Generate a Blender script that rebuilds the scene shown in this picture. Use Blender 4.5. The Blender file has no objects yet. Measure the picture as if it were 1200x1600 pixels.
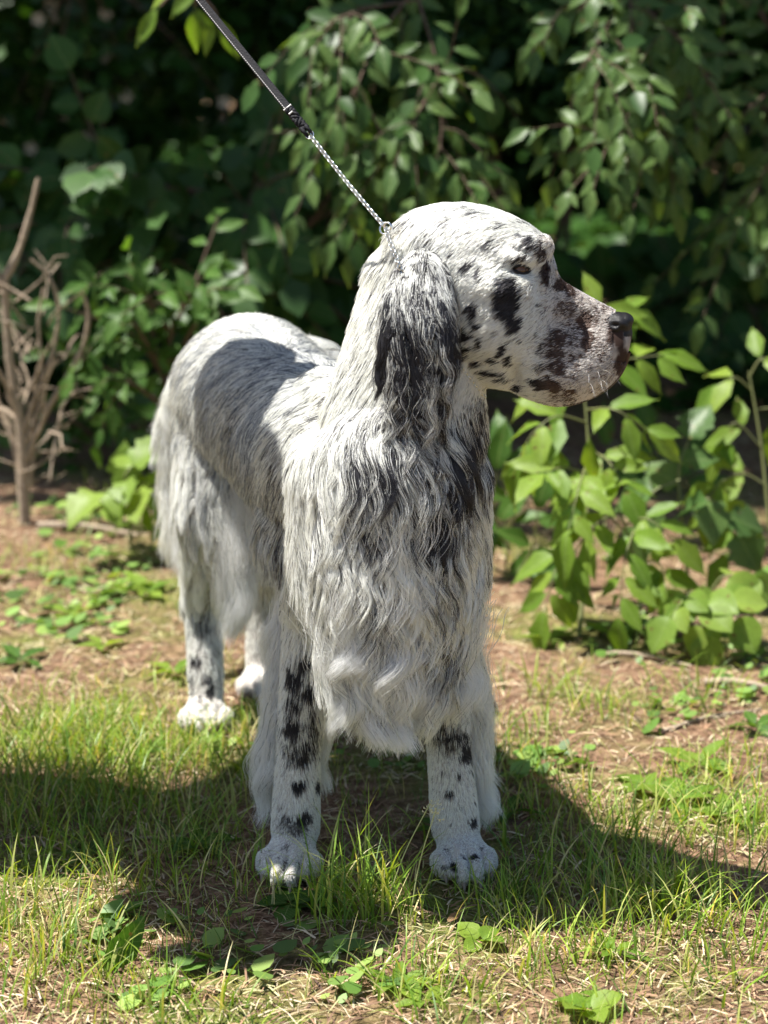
import bpy, bmesh, math, random
import numpy as np
from mathutils import Vector, Matrix, noise as mn
from mathutils.bvhtree import BVHTree
from mathutils.kdtree import KDTree
R = math.radians
rng = np.random.default_rng(7)
random.seed(7)
SC = bpy.context.scene
COL = SC.collection

# ------------------------------------------------------------------ camera
CAM_H, PITCH, FPX = 1.185, R(15), 3200.0
cam_d = bpy.data.cameras.new('camera'); cam = bpy.data.objects.new('camera', cam_d); COL.objects.link(cam)
cam.location = (0, 0, CAM_H); cam.rotation_euler = (R(90) - PITCH, 0, 0)
cam_d.sensor_fit = 'VERTICAL'; cam_d.sensor_height = 36.0; cam_d.sensor_width = 27.0
cam_d.lens = FPX / 1600 * 36.0
cam_d.clip_start = 0.05; cam_d.clip_end = 400
cam_d.dof.use_dof = True; cam_d.dof.focus_distance = 2.60; cam_d.dof.aperture_fstop = 3.5
SC.camera = cam
# ------------------------------------------------------------------ sky and sun
SUN = Vector((-0.41, 0.05, 1.0)).normalized()          # towards the sun
w = bpy.data.worlds.new('World'); SC.world = w; w.use_nodes = True
nt = w.node_tree; bg = nt.nodes['Background']
sky = nt.nodes.new('ShaderNodeTexSky'); sky.sky_type = 'NISHITA'; sky.sun_disc = False
sky.sun_elevation = math.asin(SUN.z); sky.sun_rotation = math.atan2(SUN.x, SUN.y)
nt.links.new(sky.outputs[0], bg.inputs[0]); bg.inputs[1].default_value = 0.065
sd = bpy.data.lights.new('sun', 'SUN'); so = bpy.data.objects.new('sun', sd); COL.objects.link(so)
sd.energy = 5.0; sd.angle = R(0.5); sd.color = (1.0, 0.965, 0.90)
so.rotation_euler = SUN.to_track_quat('Z', 'Y').to_euler()
SC.view_settings.view_transform = 'Standard'; SC.view_settings.look = 'None'
SC.view_settings.exposure = 1.2; SC.view_settings.gamma = 1.0
SC.render.engine = 'CYCLES'
cy = SC.cycles
cy.use_denoising = True; cy.max_bounces = 8; cy.diffuse_bounces = 4; cy.glossy_bounces = 3
cy.transmission_bounces = 6; cy.transparent_max_bounces = 8; cy.use_adaptive_sampling = False
cy.caustics_reflective = False; cy.caustics_refractive = False; cy.sample_clamp_indirect = 6
try:
    SC.cycles_curves.shape = 'RIBBONS'; SC.cycles_curves.subdivisions = 2
except Exception: pass

# ------------------------------------------------------------------ helpers
CP, SP = math.cos(PITCH), math.sin(PITCH)
def P(px, py, Y):
    """world point at depth Y whose direction from the camera is that of photo pixel px,py"""
    u = (px - 600) / FPX; v = (800 - py) / FPX
    y = CP + v * SP; z = -SP + v * CP
    return Vector((u / y * Y, Y, CAM_H + z / y * Y))
def G(px, py):
    v = (800 - py) / FPX
    y = CP + v * SP; z = -SP + v * CP
    return P(px, py, -CAM_H * y / z)
def tag(o, label=None, cat=None, group=None, kind=None):
    if label: o['label'] = label
    if cat: o['category'] = cat
    if group: o['group'] = group
    if kind: o['kind'] = kind
    return o
def empty(name, loc, rz=0.0):
    o = bpy.data.objects.new(name, None); o.empty_display_size = 0.05
    o.location = loc; o.rotation_euler = (0, 0, rz); COL.objects.link(o); return o
def link(name, me, mat=None, parent=None):
    """link a mesh built in world space; under a parent keep its world place"""
    o = bpy.data.objects.new(name, me); COL.objects.link(o)
    if mat is not None and not len(me.materials): me.materials.append(mat)
    if parent is not None:
        o.parent = parent
        o.matrix_parent_inverse = world_of(parent).inverted()
    return o
def world_of(o):
    m = Matrix.LocRotScale(o.location, o.rotation_euler, o.scale)
    if o.parent is not None: m = world_of(o.parent) @ o.matrix_parent_inverse @ m
    return m
def mesh_np(name, V, F, smooth=True):
    """V (n,3) array, F list of equal-length faces as an array"""
    V = np.asarray(V, dtype=np.float32); F = np.asarray(F, dtype=np.int32)
    me = bpy.data.meshes.new(name); k = F.shape[1]
    me.vertices.add(len(V)); me.vertices.foreach_set('co', V.ravel())
    me.loops.add(F.size); me.loops.foreach_set('vertex_index', F.ravel())
    me.polygons.add(len(F)); me.polygons.foreach_set('loop_start', np.arange(0, F.size, k, dtype=np.int32))
    me.polygons.foreach_set('use_smooth', np.full(len(F), smooth))
    me.update(calc_edges=True); return me
def tube(V, F, pts, rad, seg=6, closed=False):
    """append a tube along pts (list of Vector) with radii rad to lists V,F (quads)"""
    n = len(pts); base = len(V); prev = None
    for i, p in enumerate(pts):
        if closed: t = (pts[(i + 1) % n] - pts[i - 1]).normalized()
        else: t = (pts[min(i + 1, n - 1)] - pts[max(i - 1, 0)]).normalized()
        if prev is None:
            a = t.orthogonal().normalized()
        else:
            a = (prev - t * prev.dot(t)).normalized()
        prev = a; b = t.cross(a)
        r = rad[i] if hasattr(rad, '__len__') else rad
        for k in range(seg):
            th = 2 * math.pi * k / seg
            V.append(p + (a * math.cos(th) + b * math.sin(th)) * r)
    m = n if closed else n - 1
    for i in range(m):
        for k in range(seg):
            k2 = (k + 1) % seg; i2 = (i + 1) % n
            F.append((base + i * seg + k, base + i * seg + k2, base + i2 * seg + k2, base + i2 * seg + k))
def tube_obj(name, paths, mat, parent=None, seg=6):
    V, F = [], []
    for pts, rad in paths: tube(V, F, [Vector(p) for p in pts], rad, seg)
    return link(name, mesh_np(name, [tuple(v) for v in V], F), mat, parent)
def smoothpath(pts, n=6):
    """Catmull-Rom through pts"""
    pts = [Vector(p) for p in pts]; out = []
    q = [pts[0] * 2 - pts[1]] + pts + [pts[-1] * 2 - pts[-2]]
    for i in range(1, len(q) - 2):
        for k in range(n):
            t = k / n; a, b, c, d = q[i - 1], q[i], q[i + 1], q[i + 2]
            out.append(0.5 * ((2 * b) + (c - a) * t + (2 * a - 5 * b + 4 * c - d) * t * t + (3 * b - a - 3 * c + d) * t ** 3))
    out.append(pts[-1]); return out

# ------------------------------------------------------------------ materials
def new_mat(name):
    m = bpy.data.materials.new(name); m.use_nodes = True
    return m, m.node_tree, m.node_tree.nodes['Principled BSDF']
def plain(name, col, rough=0.6, metal=0.0, spec=0.5, bump=0.0, bscale=60, var=0.0):
    m, t, b = new_mat(name)
    b.inputs['Base Color'].default_value = (*col, 1); b.inputs['Roughness'].default_value = rough
    b.inputs['Metallic'].default_value = metal; b.inputs['Specular IOR Level'].default_value = spec
    if bump or var:
        n = t.nodes.new('ShaderNodeTexNoise'); n.inputs['Scale'].default_value = bscale; n.inputs['Detail'].default_value = 6
        g = t.nodes.new('ShaderNodeTexCoord'); t.links.new(g.outputs['Object'], n.inputs['Vector'])
        if bump:
            bu = t.nodes.new('ShaderNodeBump'); bu.inputs['Strength'].default_value = bump; bu.inputs['Distance'].default_value = 0.01
            t.links.new(n.outputs['Fac'], bu.inputs['Height']); t.links.new(bu.outputs[0], b.inputs['Normal'])
        if var:
            cr = t.nodes.new('ShaderNodeValToRGB'); e = cr.color_ramp.elements
            e[0].position = .35; e[0].color = (*[c * (1 - var) for c in col], 1)
            e[1].position = .65; e[1].color = (*[min(1, c * (1 + var)) for c in col], 1)
            t.links.new(n.outputs['Fac'], cr.inputs[0]); t.links.new(cr.outputs[0], b.inputs['Base Color'])
    return m
def leaf_mat(name, c0, c1, trans=0.45, rough=0.42, island=False, c2=None):
    """a leaf: gloss on top, light passing through; colour varies from leaf to leaf"""
    m, t, b = new_mat(name)
    cr = t.nodes.new('ShaderNodeValToRGB'); e = cr.color_ramp.elements
    e[0].color = (*c0, 1); e[1].color = (*c1, 1)
    if c2 is not None:
        x = cr.color_ramp.elements.new(0.93); x.color = (*c1, 1); e[len(e) - 1].color = (*c2, 1)
    if island:
        g = t.nodes.new('ShaderNodeNewGeometry'); t.links.new(g.outputs['Random Per Island'], cr.inputs[0])
    else:
        g = t.nodes.new('ShaderNodeObjectInfo'); t.links.new(g.outputs['Random'], cr.inputs[0])
    hs = t.nodes.new('ShaderNodeMixRGB'); hs.blend_type = 'MULTIPLY'; hs.inputs[0].default_value = 0.5
    n = t.nodes.new('ShaderNodeTexNoise'); n.inputs['Scale'].default_value = 30 if island else 18
    n.inputs['Detail'].default_value = 4
    tc = t.nodes.new('ShaderNodeTexCoord'); t.links.new(tc.outputs['Object'], n.inputs['Vector'])
    t.links.new(cr.outputs[0], hs.inputs[1]); t.links.new(n.outputs['Fac'], hs.inputs[2])
    if not island:
        # midrib, side veins and small brown flaws, laid out on each leaf blade itself
        sp = t.nodes.new('ShaderNodeSeparateXYZ'); t.links.new(tc.outputs['Object'], sp.inputs[0])
        def M(op, a, b_=None):
            q = t.nodes.new('ShaderNodeMath'); q.operation = op
            for i_, v_ in ((0, a), (1, b_)):
                if v_ is None: continue
                if hasattr(v_, 'node'): t.links.new(v_, q.inputs[i_])
                else: q.inputs[i_].default_value = v_
            return q.outputs[0]
        ay = M('ABSOLUTE', sp.outputs['Y']); rib = M('LESS_THAN', ay, .011)
        sv = M('SINE', M('MULTIPLY', M('SUBTRACT', sp.outputs['X'], M('MULTIPLY', ay, .9)), 58.0)); sv = M('GREATER_THAN', sv, .90)
        vn = M('MAXIMUM', rib, M('MULTIPLY', sv, .45))
        vm = t.nodes.new('ShaderNodeMixRGB'); vm.blend_type = 'MIX'; t.links.new(M('MULTIPLY', vn, .45), vm.inputs[0]); t.links.new(hs.outputs[0], vm.inputs[1]); vm.inputs[2].default_value = (.30, .40, .14, 1)
        n2 = t.nodes.new('ShaderNodeTexNoise'); n2.inputs['Scale'].default_value = 5; n2.inputs['Detail'].default_value = 6
        oi = t.nodes.new('ShaderNodeObjectInfo'); va = t.nodes.new('ShaderNodeVectorMath'); va.operation = 'ADD'; t.links.new(tc.outputs['Object'], va.inputs[0]); t.links.new(oi.outputs['Location'], va.inputs[1]); t.links.new(va.outputs[0], n2.inputs['Vector'])
        fl = t.nodes.new('ShaderNodeValToRGB'); fl.color_ramp.elements[0].position = .66; fl.color_ramp.elements[1].position = .70; t.links.new(n2.outputs['Fac'], fl.inputs[0])
        fm_ = t.nodes.new('ShaderNodeMixRGB'); t.links.new(fl.outputs[0], fm_.inputs[0]); t.links.new(vm.outputs[0], fm_.inputs[1]); fm_.inputs[2].default_value = (.16, .10, .035, 1)
        bu = t.nodes.new('ShaderNodeBump'); bu.inputs['Strength'].default_value = .5; bu.inputs['Distance'].default_value = .02; bu.invert = True; t.links.new(vn, bu.inputs['Height']); t.links.new(bu.outputs[0], b.inputs['Normal'])
        hs = fm_
    t.links.new(hs.outputs[0], b.inputs['Base Color']); b.inputs['Roughness'].default_value = rough; b.inputs['Specular IOR Level'].default_value = .28
    tr = t.nodes.new('ShaderNodeBsdfTranslucent')
    br = t.nodes.new('ShaderNodeMixRGB'); br.blend_type = 'MULTIPLY'; br.inputs[0].default_value = 1
    br.inputs[2].default_value = (1.5, 1.35, 0.5, 1); t.links.new(hs.outputs[0], br.inputs[1]); t.links.new(br.outputs[0], tr.inputs[0])
    mx = t.nodes.new('ShaderNodeMixShader'); mx.inputs[0].default_value = trans
    out = [x for x in t.nodes if x.type == 'OUTPUT_MATERIAL'][0]
    t.links.new(b.outputs[0], mx.inputs[1]); t.links.new(tr.outputs[0], mx.inputs[2]); t.links.new(mx.outputs[0], out.inputs[0])
    return m
# ================================================================== GROUND
def pn(x, y, s, o=0.0): return mn.noise(Vector((x * s + o, y * s - o, o * .37)))
def gz(x, y):
    """height of the ground"""
    z = .012 * pn(x, y, 1.6, 3) + .006 * pn(x, y, 5, 9)
    if y > 5: z += .012 * (y - 5) ** 1.25
    return z * min(1.0, max(.15, abs(y - 2.6) + abs(x)))
def ground_mesh():
    xs = np.concatenate([-np.geomspace(90, 2.6, 22), np.linspace(-2.4, 2.4, 97), np.geomspace(2.6, 90, 22)])
    ys = np.concatenate([-np.geomspace(40, .6, 12), np.linspace(-.4, 6, 129), np.geomspace(6.1, 130, 40)])
    V = [(x, y, gz(x, y)) for y in ys for x in xs]; nx = len(xs)
    F = [(j * nx + i, j * nx + i + 1, (j + 1) * nx + i + 1, (j + 1) * nx + i) for j in range(len(ys) - 1) for i in range(nx - 1)]
    return mesh_np('ground', V, F)
gm, t, b = new_mat('forest_floor')
def N_(t, ty, **kw):
    n = t.nodes.new(ty)
    for k, v in kw.items(): setattr(n, k, v)
    return n
def noise_(t, sc, det=6, ro=.6, co=None):
    n = N_(t, 'ShaderNodeTexNoise'); n.inputs['Scale'].default_value = sc; n.inputs['Detail'].default_value = det; n.inputs['Roughness'].default_value = ro
    if co: t.links.new(co, n.inputs['Vector'])
    return n
def ramp_(t, src, stops):
    c = N_(t, 'ShaderNodeValToRGB'); e = c.color_ramp.elements
    e[0].position, e[0].color = stops[0][0], (*stops[0][1], 1); e[1].position, e[1].color = stops[-1][0], (*stops[-1][1], 1)
    for p_, c_ in stops[1:-1]:
        x = e.new(p_); x.color = (*c_, 1)
    t.links.new(src, c.inputs[0]); return c
def mix_(t, f, a, b_, mode='MIX'):
    m = N_(t, 'ShaderNodeMixRGB', blend_type=mode)
    for i, v in ((0, f), (1, a), (2, b_)):
        if hasattr(v, 'node'): t.links.new(v, m.inputs[i])
        else: m.inputs[i].default_value = v if i == 0 else (*v, 1)
    return m
co = N_(t, 'ShaderNodeTexCoord').outputs['Object']
n1 = noise_(t, 3.2, 8, .62, co); n2 = noise_(t, 46, 8, .75, co); n3 = noise_(t, 240, 4, .7, co); n4 = noise_(t, 1.7, 5, .6, co)
soil = ramp_(t, n2.outputs['Fac'], [(.30, (.075, .042, .026)), (.46, (.20, .115, .070)), (.56, (.36, .225, .140)), (.72, (.52, .37, .24))])
moss = ramp_(t, n2.outputs['Fac'], [(.30, (.05, .08, .014)), (.5, (.16, .22, .035)), (.75, (.33, .38, .09))])
pm = ramp_(t, n1.outputs['Fac'], [(.47, (0, 0, 0)), (.64, (.85, .85, .85))])
m1 = mix_(t, pm.outputs[0], soil.outputs[0], moss.outputs[0])
m2 = mix_(t, .55, m1.outputs[0], ramp_(t, n3.outputs['Fac'], [(.35, (.35, .33, .3)), (.62, (1, 1, 1))]).outputs[0], 'MULTIPLY')
t.links.new(m2.outputs[0], b.inputs['Base Color']); b.inputs['Roughness'].default_value = .95; b.inputs['Specular IOR Level'].default_value = .15
bu = N_(t, 'ShaderNodeBump'); bu.inputs['Strength'].default_value = .9; bu.inputs['Distance'].default_value = .006
ad = N_(t, 'ShaderNodeMath', operation='ADD'); t.links.new(n2.outputs['Fac'], ad.inputs[0]); t.links.new(n3.outputs['Fac'], ad.inputs[1])
t.links.new(ad.outputs[0], bu.inputs['Height']); t.links.new(bu.outputs[0], b.inputs['Normal'])
ground = link('ground', ground_mesh(), gm); tag(ground, 'reddish brown needle littered ground with mossy patches', None, None, 'structure')

def attr_mat(name, trans=0.0, rough=.6, spec=.3):
    m, t, b = new_mat(name)
    a = t.nodes.new('ShaderNodeAttribute'); a.attribute_name = 'tint'
    t.links.new(a.outputs['Color'], b.inputs['Base Color']); b.inputs['Roughness'].default_value = rough; b.inputs['Specular IOR Level'].default_value = spec
    if trans:
        tr = t.nodes.new('ShaderNodeBsdfTranslucent'); mm = t.nodes.new('ShaderNodeMixRGB'); mm.blend_type = 'MULTIPLY'; mm.inputs[0].default_value = 1
        mm.inputs[2].default_value = (1.6, 1.4, .5, 1); t.links.new(a.outputs['Color'], mm.inputs[1]); t.links.new(mm.outputs[0], tr.inputs[0])
        mx = t.nodes.new('ShaderNodeMixShader'); mx.inputs[0].default_value = trans; out = [x for x in t.nodes if x.type == 'OUTPUT_MATERIAL'][0]
        t.links.new(b.outputs[0], mx.inputs[1]); t.links.new(tr.outputs[0], mx.inputs[2]); t.links.new(mx.outputs[0], out.inputs[0])
    return m
def tint(me, col):
    a = me.color_attributes.new('tint', 'FLOAT_COLOR', 'POINT')
    a.data.foreach_set('color', np.column_stack([col, np.ones(len(col))]).astype(np.float32).ravel())
def in_view(x, y, m=.12):
    """only strew where the photograph (or a step aside) could see"""
    return np.abs(x) < .215 * y + m + .25
# ---- litter: needles and crumbs lying on the ground
def strew(n, y0, y1, bias=1.0):
    y = y0 + (y1 - y0) * rng.random(n * 2) ** bias; x = (rng.random(n * 2) * 2 - 1) * (.24 * y1 + .35)
    k = in_view(x, y); return x[k][:n], y[k][:n]
lx, ly = strew(46000, 1.9, 5.2, 1.5); n = len(lx)
Ln = .010 + .045 * rng.random(n) ** 2; Wd = .0005 + .0008 * rng.random(n) ** 2; th = rng.random(n) * np.pi
lz = np.array([gz(a, b_) for a, b_ in zip(lx, ly)]) + .0015 + .006 * rng.random(n) ** 2
tlt = (rng.random(n) - .5) * .5
d = np.column_stack([np.cos(th), np.sin(th), tlt * .6]) * Ln[:, None] * .5
s_ = np.column_stack([-np.sin(th), np.cos(th), (rng.random(n) - .5)]) * Wd[:, None]
c = np.column_stack([lx, ly, lz]); bow = np.column_stack([np.zeros(n), np.zeros(n), Ln * .08])
V = np.stack([c - d - s_, c - d + s_, c + bow - s_, c + bow + s_, c + d - s_ * .3, c + d + s_ * .3], 1).reshape(-1, 3)
i = np.arange(n)[:, None] * 6; F = np.concatenate([i + np.array([[0, 2, 3, 1]]), i + np.array([[2, 4, 5, 3]])])
me = mesh_np('needle_litter', V, F)
pal = np.array([[.54, .40, .26], [.68, .56, .38], [.34, .20, .12], [.16, .09, .06], [.46, .28, .17], [.56, .52, .26]])
col = pal[rng.integers(0, 6, n)] * (.5 + .5 * rng.random((n, 1))); tint(me, np.repeat(col, 6, 0))
tag(link('needle_litter', me, attr_mat('dry_needles', .0, .7)), 'dry brown needles and crumbs littering the ground', 'litter', None, 'stuff')
# ---- grass
def gdens(x, y):
    """how thick the grass stands: patchy, thick beside the dog, sparse on the bare strip"""
    v = .5 + .9 * pn(x, y, 3.1, 20) + .5 * pn(x, y, 9, 40)
    return v
GP = lambda px, py: G(px, py)
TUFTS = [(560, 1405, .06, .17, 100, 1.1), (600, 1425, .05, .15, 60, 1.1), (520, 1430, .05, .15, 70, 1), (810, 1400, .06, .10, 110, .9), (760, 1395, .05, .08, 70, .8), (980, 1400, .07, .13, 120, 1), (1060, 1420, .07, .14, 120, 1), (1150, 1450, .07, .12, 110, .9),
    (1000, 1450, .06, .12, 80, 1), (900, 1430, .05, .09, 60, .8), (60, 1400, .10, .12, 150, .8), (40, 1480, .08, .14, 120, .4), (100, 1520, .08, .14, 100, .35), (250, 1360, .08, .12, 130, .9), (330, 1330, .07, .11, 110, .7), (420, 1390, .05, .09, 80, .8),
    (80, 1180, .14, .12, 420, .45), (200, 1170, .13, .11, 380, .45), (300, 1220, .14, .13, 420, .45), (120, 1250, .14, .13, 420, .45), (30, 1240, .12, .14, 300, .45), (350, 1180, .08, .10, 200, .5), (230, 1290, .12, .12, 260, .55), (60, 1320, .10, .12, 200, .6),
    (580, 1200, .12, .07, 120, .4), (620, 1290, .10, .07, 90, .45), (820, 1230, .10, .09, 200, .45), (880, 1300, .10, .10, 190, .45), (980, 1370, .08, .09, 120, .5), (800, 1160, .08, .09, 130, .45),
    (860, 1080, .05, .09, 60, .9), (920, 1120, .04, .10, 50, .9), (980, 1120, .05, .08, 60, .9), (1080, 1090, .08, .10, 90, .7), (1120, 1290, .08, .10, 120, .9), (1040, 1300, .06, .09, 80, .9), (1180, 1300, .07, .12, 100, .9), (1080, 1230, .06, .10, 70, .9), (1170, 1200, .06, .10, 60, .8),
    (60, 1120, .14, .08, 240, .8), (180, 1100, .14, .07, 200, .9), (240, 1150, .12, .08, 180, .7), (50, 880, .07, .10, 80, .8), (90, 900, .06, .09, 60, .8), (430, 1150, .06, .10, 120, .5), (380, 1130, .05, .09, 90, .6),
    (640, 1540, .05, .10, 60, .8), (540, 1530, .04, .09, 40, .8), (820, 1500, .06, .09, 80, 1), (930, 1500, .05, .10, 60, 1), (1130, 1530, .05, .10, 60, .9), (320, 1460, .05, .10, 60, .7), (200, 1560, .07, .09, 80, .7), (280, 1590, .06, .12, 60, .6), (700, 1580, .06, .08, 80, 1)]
bx, by, bh, bt = [], [], [], []
x, y = strew(60000, 1.95, 6.0, 1.55)
for a, b_ in zip(x, y):
    g = gdens(a, b_)
    bare = 0.0
    if b_ > 2.75 and a > .12: bare = .35
    if b_ > 3.1: bare = .35 + .1 * (b_ - 3)
    if rng.random() < np.clip((g - bare - .22) * 1.6, .05, 1) * .62:
        bx.append(a); by.append(b_); bh.append(.010 + .040 * rng.random() ** 1.8 * (.6 + g)); bt.append(.85 + .4 * rng.random())
for (px, py, rad, hgt, cnt, br) in TUFTS:
    g = G(px, py)
    for k in range(int(cnt * 1.0)):
        rr = rad * math.sqrt(random.random()) * 1.1; an = random.random() * 6.283
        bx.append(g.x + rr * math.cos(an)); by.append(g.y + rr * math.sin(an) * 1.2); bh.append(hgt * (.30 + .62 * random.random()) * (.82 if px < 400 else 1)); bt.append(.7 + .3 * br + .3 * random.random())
bx, by, bh, bt = map(np.array, (bx, by, bh, bt)); n = len(bx)
# none inside the paws
cl = np.ones(n, bool)
for (qx, qy) in ((-.125, 2.535), (.105, 2.54), (-.287, 3.08), (-.205, 3.24)): cl &= (bx - qx) ** 2 + (by - qy) ** 2 > .042 ** 2
bx, by, bh, bt = bx[cl], by[cl], bh[cl], bt[cl]; n = len(bx)
bz = np.array([gz(a, b_) for a, b_ in zip(bx, by)]) - .002
an = rng.random(n) * 6.283; lean = (.15 + 1.25 * rng.random(n) ** 1.4); curv = .2 + 1.1 * rng.random(n)
S = 5; tt = np.linspace(0, 1, S + 1)
rows = []; hd = np.column_stack([np.cos(an), np.sin(an)]); cur = np.column_stack([bx, by, bz]); wv = (.0004 + .0009 * rng.random(n)) * np.clip(bh / .05, .7, 1.6)
fa = an + np.pi / 2 + (rng.random(n) - .5) * 1.5; sdv = np.column_stack([np.cos(fa), np.sin(fa), np.zeros(n)])
for k in range(S + 1):
    wk_ = (wv * (1 - tt[k] ** 2 * .92))[:, None]; rows.append(cur - sdv * wk_); rows.append(cur + sdv * wk_)
    a_ = lean * .5 + curv * tt[k] * 1.1; st = (bh / S)
    cur = cur + np.column_stack([hd[:, 0] * np.sin(a_), hd[:, 1] * np.sin(a_), np.cos(a_)]) * st[:, None]
    cur[:, 2] = np.maximum(cur[:, 2], bz + .003)
V = np.stack(rows, 1).reshape(-1, 3); i = np.arange(n)[:, None] * (2 * S + 2)
F = np.concatenate([i + np.array([[2 * k, 2 * k + 1, 2 * k + 3, 2 * k + 2]]) for k in range(S)])
me = mesh_np('grass', V, F)
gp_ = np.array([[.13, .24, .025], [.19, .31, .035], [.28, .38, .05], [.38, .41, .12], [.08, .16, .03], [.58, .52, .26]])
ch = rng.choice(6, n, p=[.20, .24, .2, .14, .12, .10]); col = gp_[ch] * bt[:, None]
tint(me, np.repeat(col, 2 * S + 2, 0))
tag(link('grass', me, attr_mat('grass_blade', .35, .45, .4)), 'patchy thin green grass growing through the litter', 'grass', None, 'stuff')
# tiny round ground leaves (clover, violets) in patches: too many to count
cv, cf, cc = [], [], []
x, y = strew(6500, 1.95, 5.0, 1.4)
for a, b_ in zip(x, y):
    g = .5 + .9 * pn(a, b_, 2.4, 70) + .4 * pn(a, b_, 7, 50)
    if b_ < 2.9 : g -= .22
    if b_ > 3.0: g -= .10
    if b_ < 2.5 and random.random() < .6: continue
    if g < .66: continue
    for q in range(2):
        rr = .006 + .013 * random.random() ** 2; ax, ay = a + random.gauss(0, .015), b_ + random.gauss(0, .015); z = gz(ax, ay) + .004 + .016 * random.random()
        tl, ta = random.uniform(0, .7), random.random() * 6.283; base = len(cv)
        nrm = Vector((math.sin(tl) * math.cos(ta), math.sin(tl) * math.sin(ta), math.cos(tl))); u = nrm.orthogonal().normalized(); v_ = nrm.cross(u)
        for k in range(8):
            f_ = 6.283 * k / 8; r2 = rr * (1 + (.35 if k == 0 else 0)); p = Vector((ax, ay, z)) + u * math.cos(f_) * r2 + v_ * math.sin(f_) * r2 * .8; cv.append(tuple(p))
        for q_ in ((0, 1, 2, 3), (0, 3, 4, 5), (0, 5, 6, 7)): cf.append(tuple(base + w_ for w_ in q_))
        cc += [np.array(random.choice([(.13, .25, .05), (.20, .33, .08), (.28, .40, .10), (.10, .18, .05)])) * random.uniform(.8, 1.2)] * 8
me = mesh_np('ground_cover', cv, cf); tint(me, np.array(cc))
tag(link('ground_cover', me, attr_mat('small_leaf', .35, .45)), 'small round leaved weeds scattered over the bare ground', 'ground cover', None, 'stuff')
# ================================================================== LEAVES AND SHRUBS
def leaf_profile(kind):
    """half widths along the blade"""
    if kind == 'oval': return [(0, .0), (.06, .09), (.2, .17), (.4, .225), (.58, .20), (.76, .115), (.9, .035), (1, 0)]
    if kind == 'lance': return [(0, .0), (.08, .07), (.22, .15), (.42, .19), (.62, .16), (.8, .09), (.93, .03), (1, 0)]
    if kind == 'round': return [(0, .0), (.06, .20), (.2, .38), (.42, .44), (.62, .38), (.8, .24), (.93, .09), (1, 0)]
    if kind == 'lobed': return [(0, .0), (.05, .30), (.16, .42), (.26, .28), (.38, .55), (.5, .36), (.62, .40), (.74, .22), (.86, .15), (1, 0)]
def leaf_verts(kind, fold=.25, droop=.25, teeth=0.0, stalk=.12):
    pr = leaf_profile(kind); V = []; F = []
    V += [(-stalk, -.008, .0), (-stalk, .008, .0), (0, .008, 0), (0, -.008, 0)]; F.append((0, 3, 2, 1))
    rows = []
    for j, (t_, w_) in enumerate(pr):
        zc = -droop * t_ ** 1.6
        ww = w_ * (1 + (teeth if j % 2 else -teeth))
        base = len(V)
        for s in (-1, -.5, 0, .5, 1): V.append((t_ - abs(s) * .03 * (teeth > 0), s * ww, zc + fold * abs(s * ww) - .25 * (s * ww) ** 2 * fold * 2 + (.012 * math.sin(9 * t_ + s * 2))))
        rows.append(base)
    for a, b_ in zip(rows, rows[1:]):
        for k in range(4): F.append((a + k, a + k + 1, b_ + k + 1, b_ + k))
    return V, F
LEAFMESH = {}
def leaf_mesh(kind, var, mat):
    key = (kind, var, mat.name)
    if key not in LEAFMESH:
        rr = random.Random(var + 5); V, F = leaf_verts(kind, .15 + .3 * rr.random(), .05 + .4 * rr.random(), .08 if kind in ('oval', 'lobed') else 0)
        me = mesh_np('leaf', V, F); me.materials.append(mat); LEAFMESH[key] = me
    return LEAFMESH[key]
def frame(p, d, up, size, roll=0.0):
    d = Vector(d).normalized(); up = Vector(up); s = up.cross(d)
    if s.length < 1e-4: s = d.orthogonal()
    s.normalize(); n_ = d.cross(s)
    if roll:
        q = Matrix.Rotation(roll, 3, d); s = q @ s; n_ = q @ n_
    m = Matrix((d, s, n_)).transposed().to_4x4(); return Matrix.Translation(p) @ m @ Matrix.Scale(size, 4)
def stuff_leaves(name, mats_, kind, mat, parent=None, **kw):
    """many small leaves as one mesh"""
    LV = [np.array(leaf_simple(kind, v)[0]) for v in range(4)]; LF = np.array(leaf_simple(kind, 0)[1])
    Vs, Fs = [], []; o = 0
    for i, m in enumerate(mats_):
        a = np.array(m); v = LV[i % 4] @ a[:3, :3].T + a[:3, 3]; Vs.append(v); Fs.append(LF + o); o += len(v)
    me = mesh_np(name, np.concatenate(Vs), np.concatenate(Fs))
    return link(name, me, mat, parent)
def leaf_simple(kind, v):
    rr = random.Random(v + 91); f, dr = .1 + .3 * rr.random(), .05 + .35 * rr.random()
    w_ = {'oval': .29, 'lance': .18, 'round': .42, 'lobed': .42}[kind]
    P_ = [(0, 0), (.3, w_ * .9), (.65, w_ * .85), (1, 0)]
    V = [(0, 0, 0), (.3, -w_ * .9, f * w_ - dr * .15), (.3, 0, -dr * .15), (.3, w_ * .9, f * w_ - dr * .15), (.68, -w_ * .75, f * w_ * .8 - dr * .5), (.68, 0, -dr * .5), (.68, w_ * .75, f * w_ * .8 - dr * .5), (1, 0, -dr)]
    F = [(0, 1, 2, 2), (0, 2, 3, 3), (1, 4, 5, 2), (2, 5, 6, 3), (4, 7, 5, 5), (5, 7, 6, 6)]
    F = [(0, 1, 2, 3), (1, 4, 5, 2), (2, 5, 6, 3), (4, 7, 6, 5)]
    return V, F
bark = plain('bark', (.10, .075, .055), .9, bump=.8, bscale=90, var=.4)
greentwig = plain('green_twig', (.16, .17, .06), .6)
brown = plain('brown_twig', (.12, .075, .05), .8)
deadm = plain('dead_wood', (.36, .28, .20), .85, bump=.6, bscale=120, var=.25)
M_dark = leaf_mat('leaf_dark', (.025, .090, .012), (.060, .165, .026), .34, .5)
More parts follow.
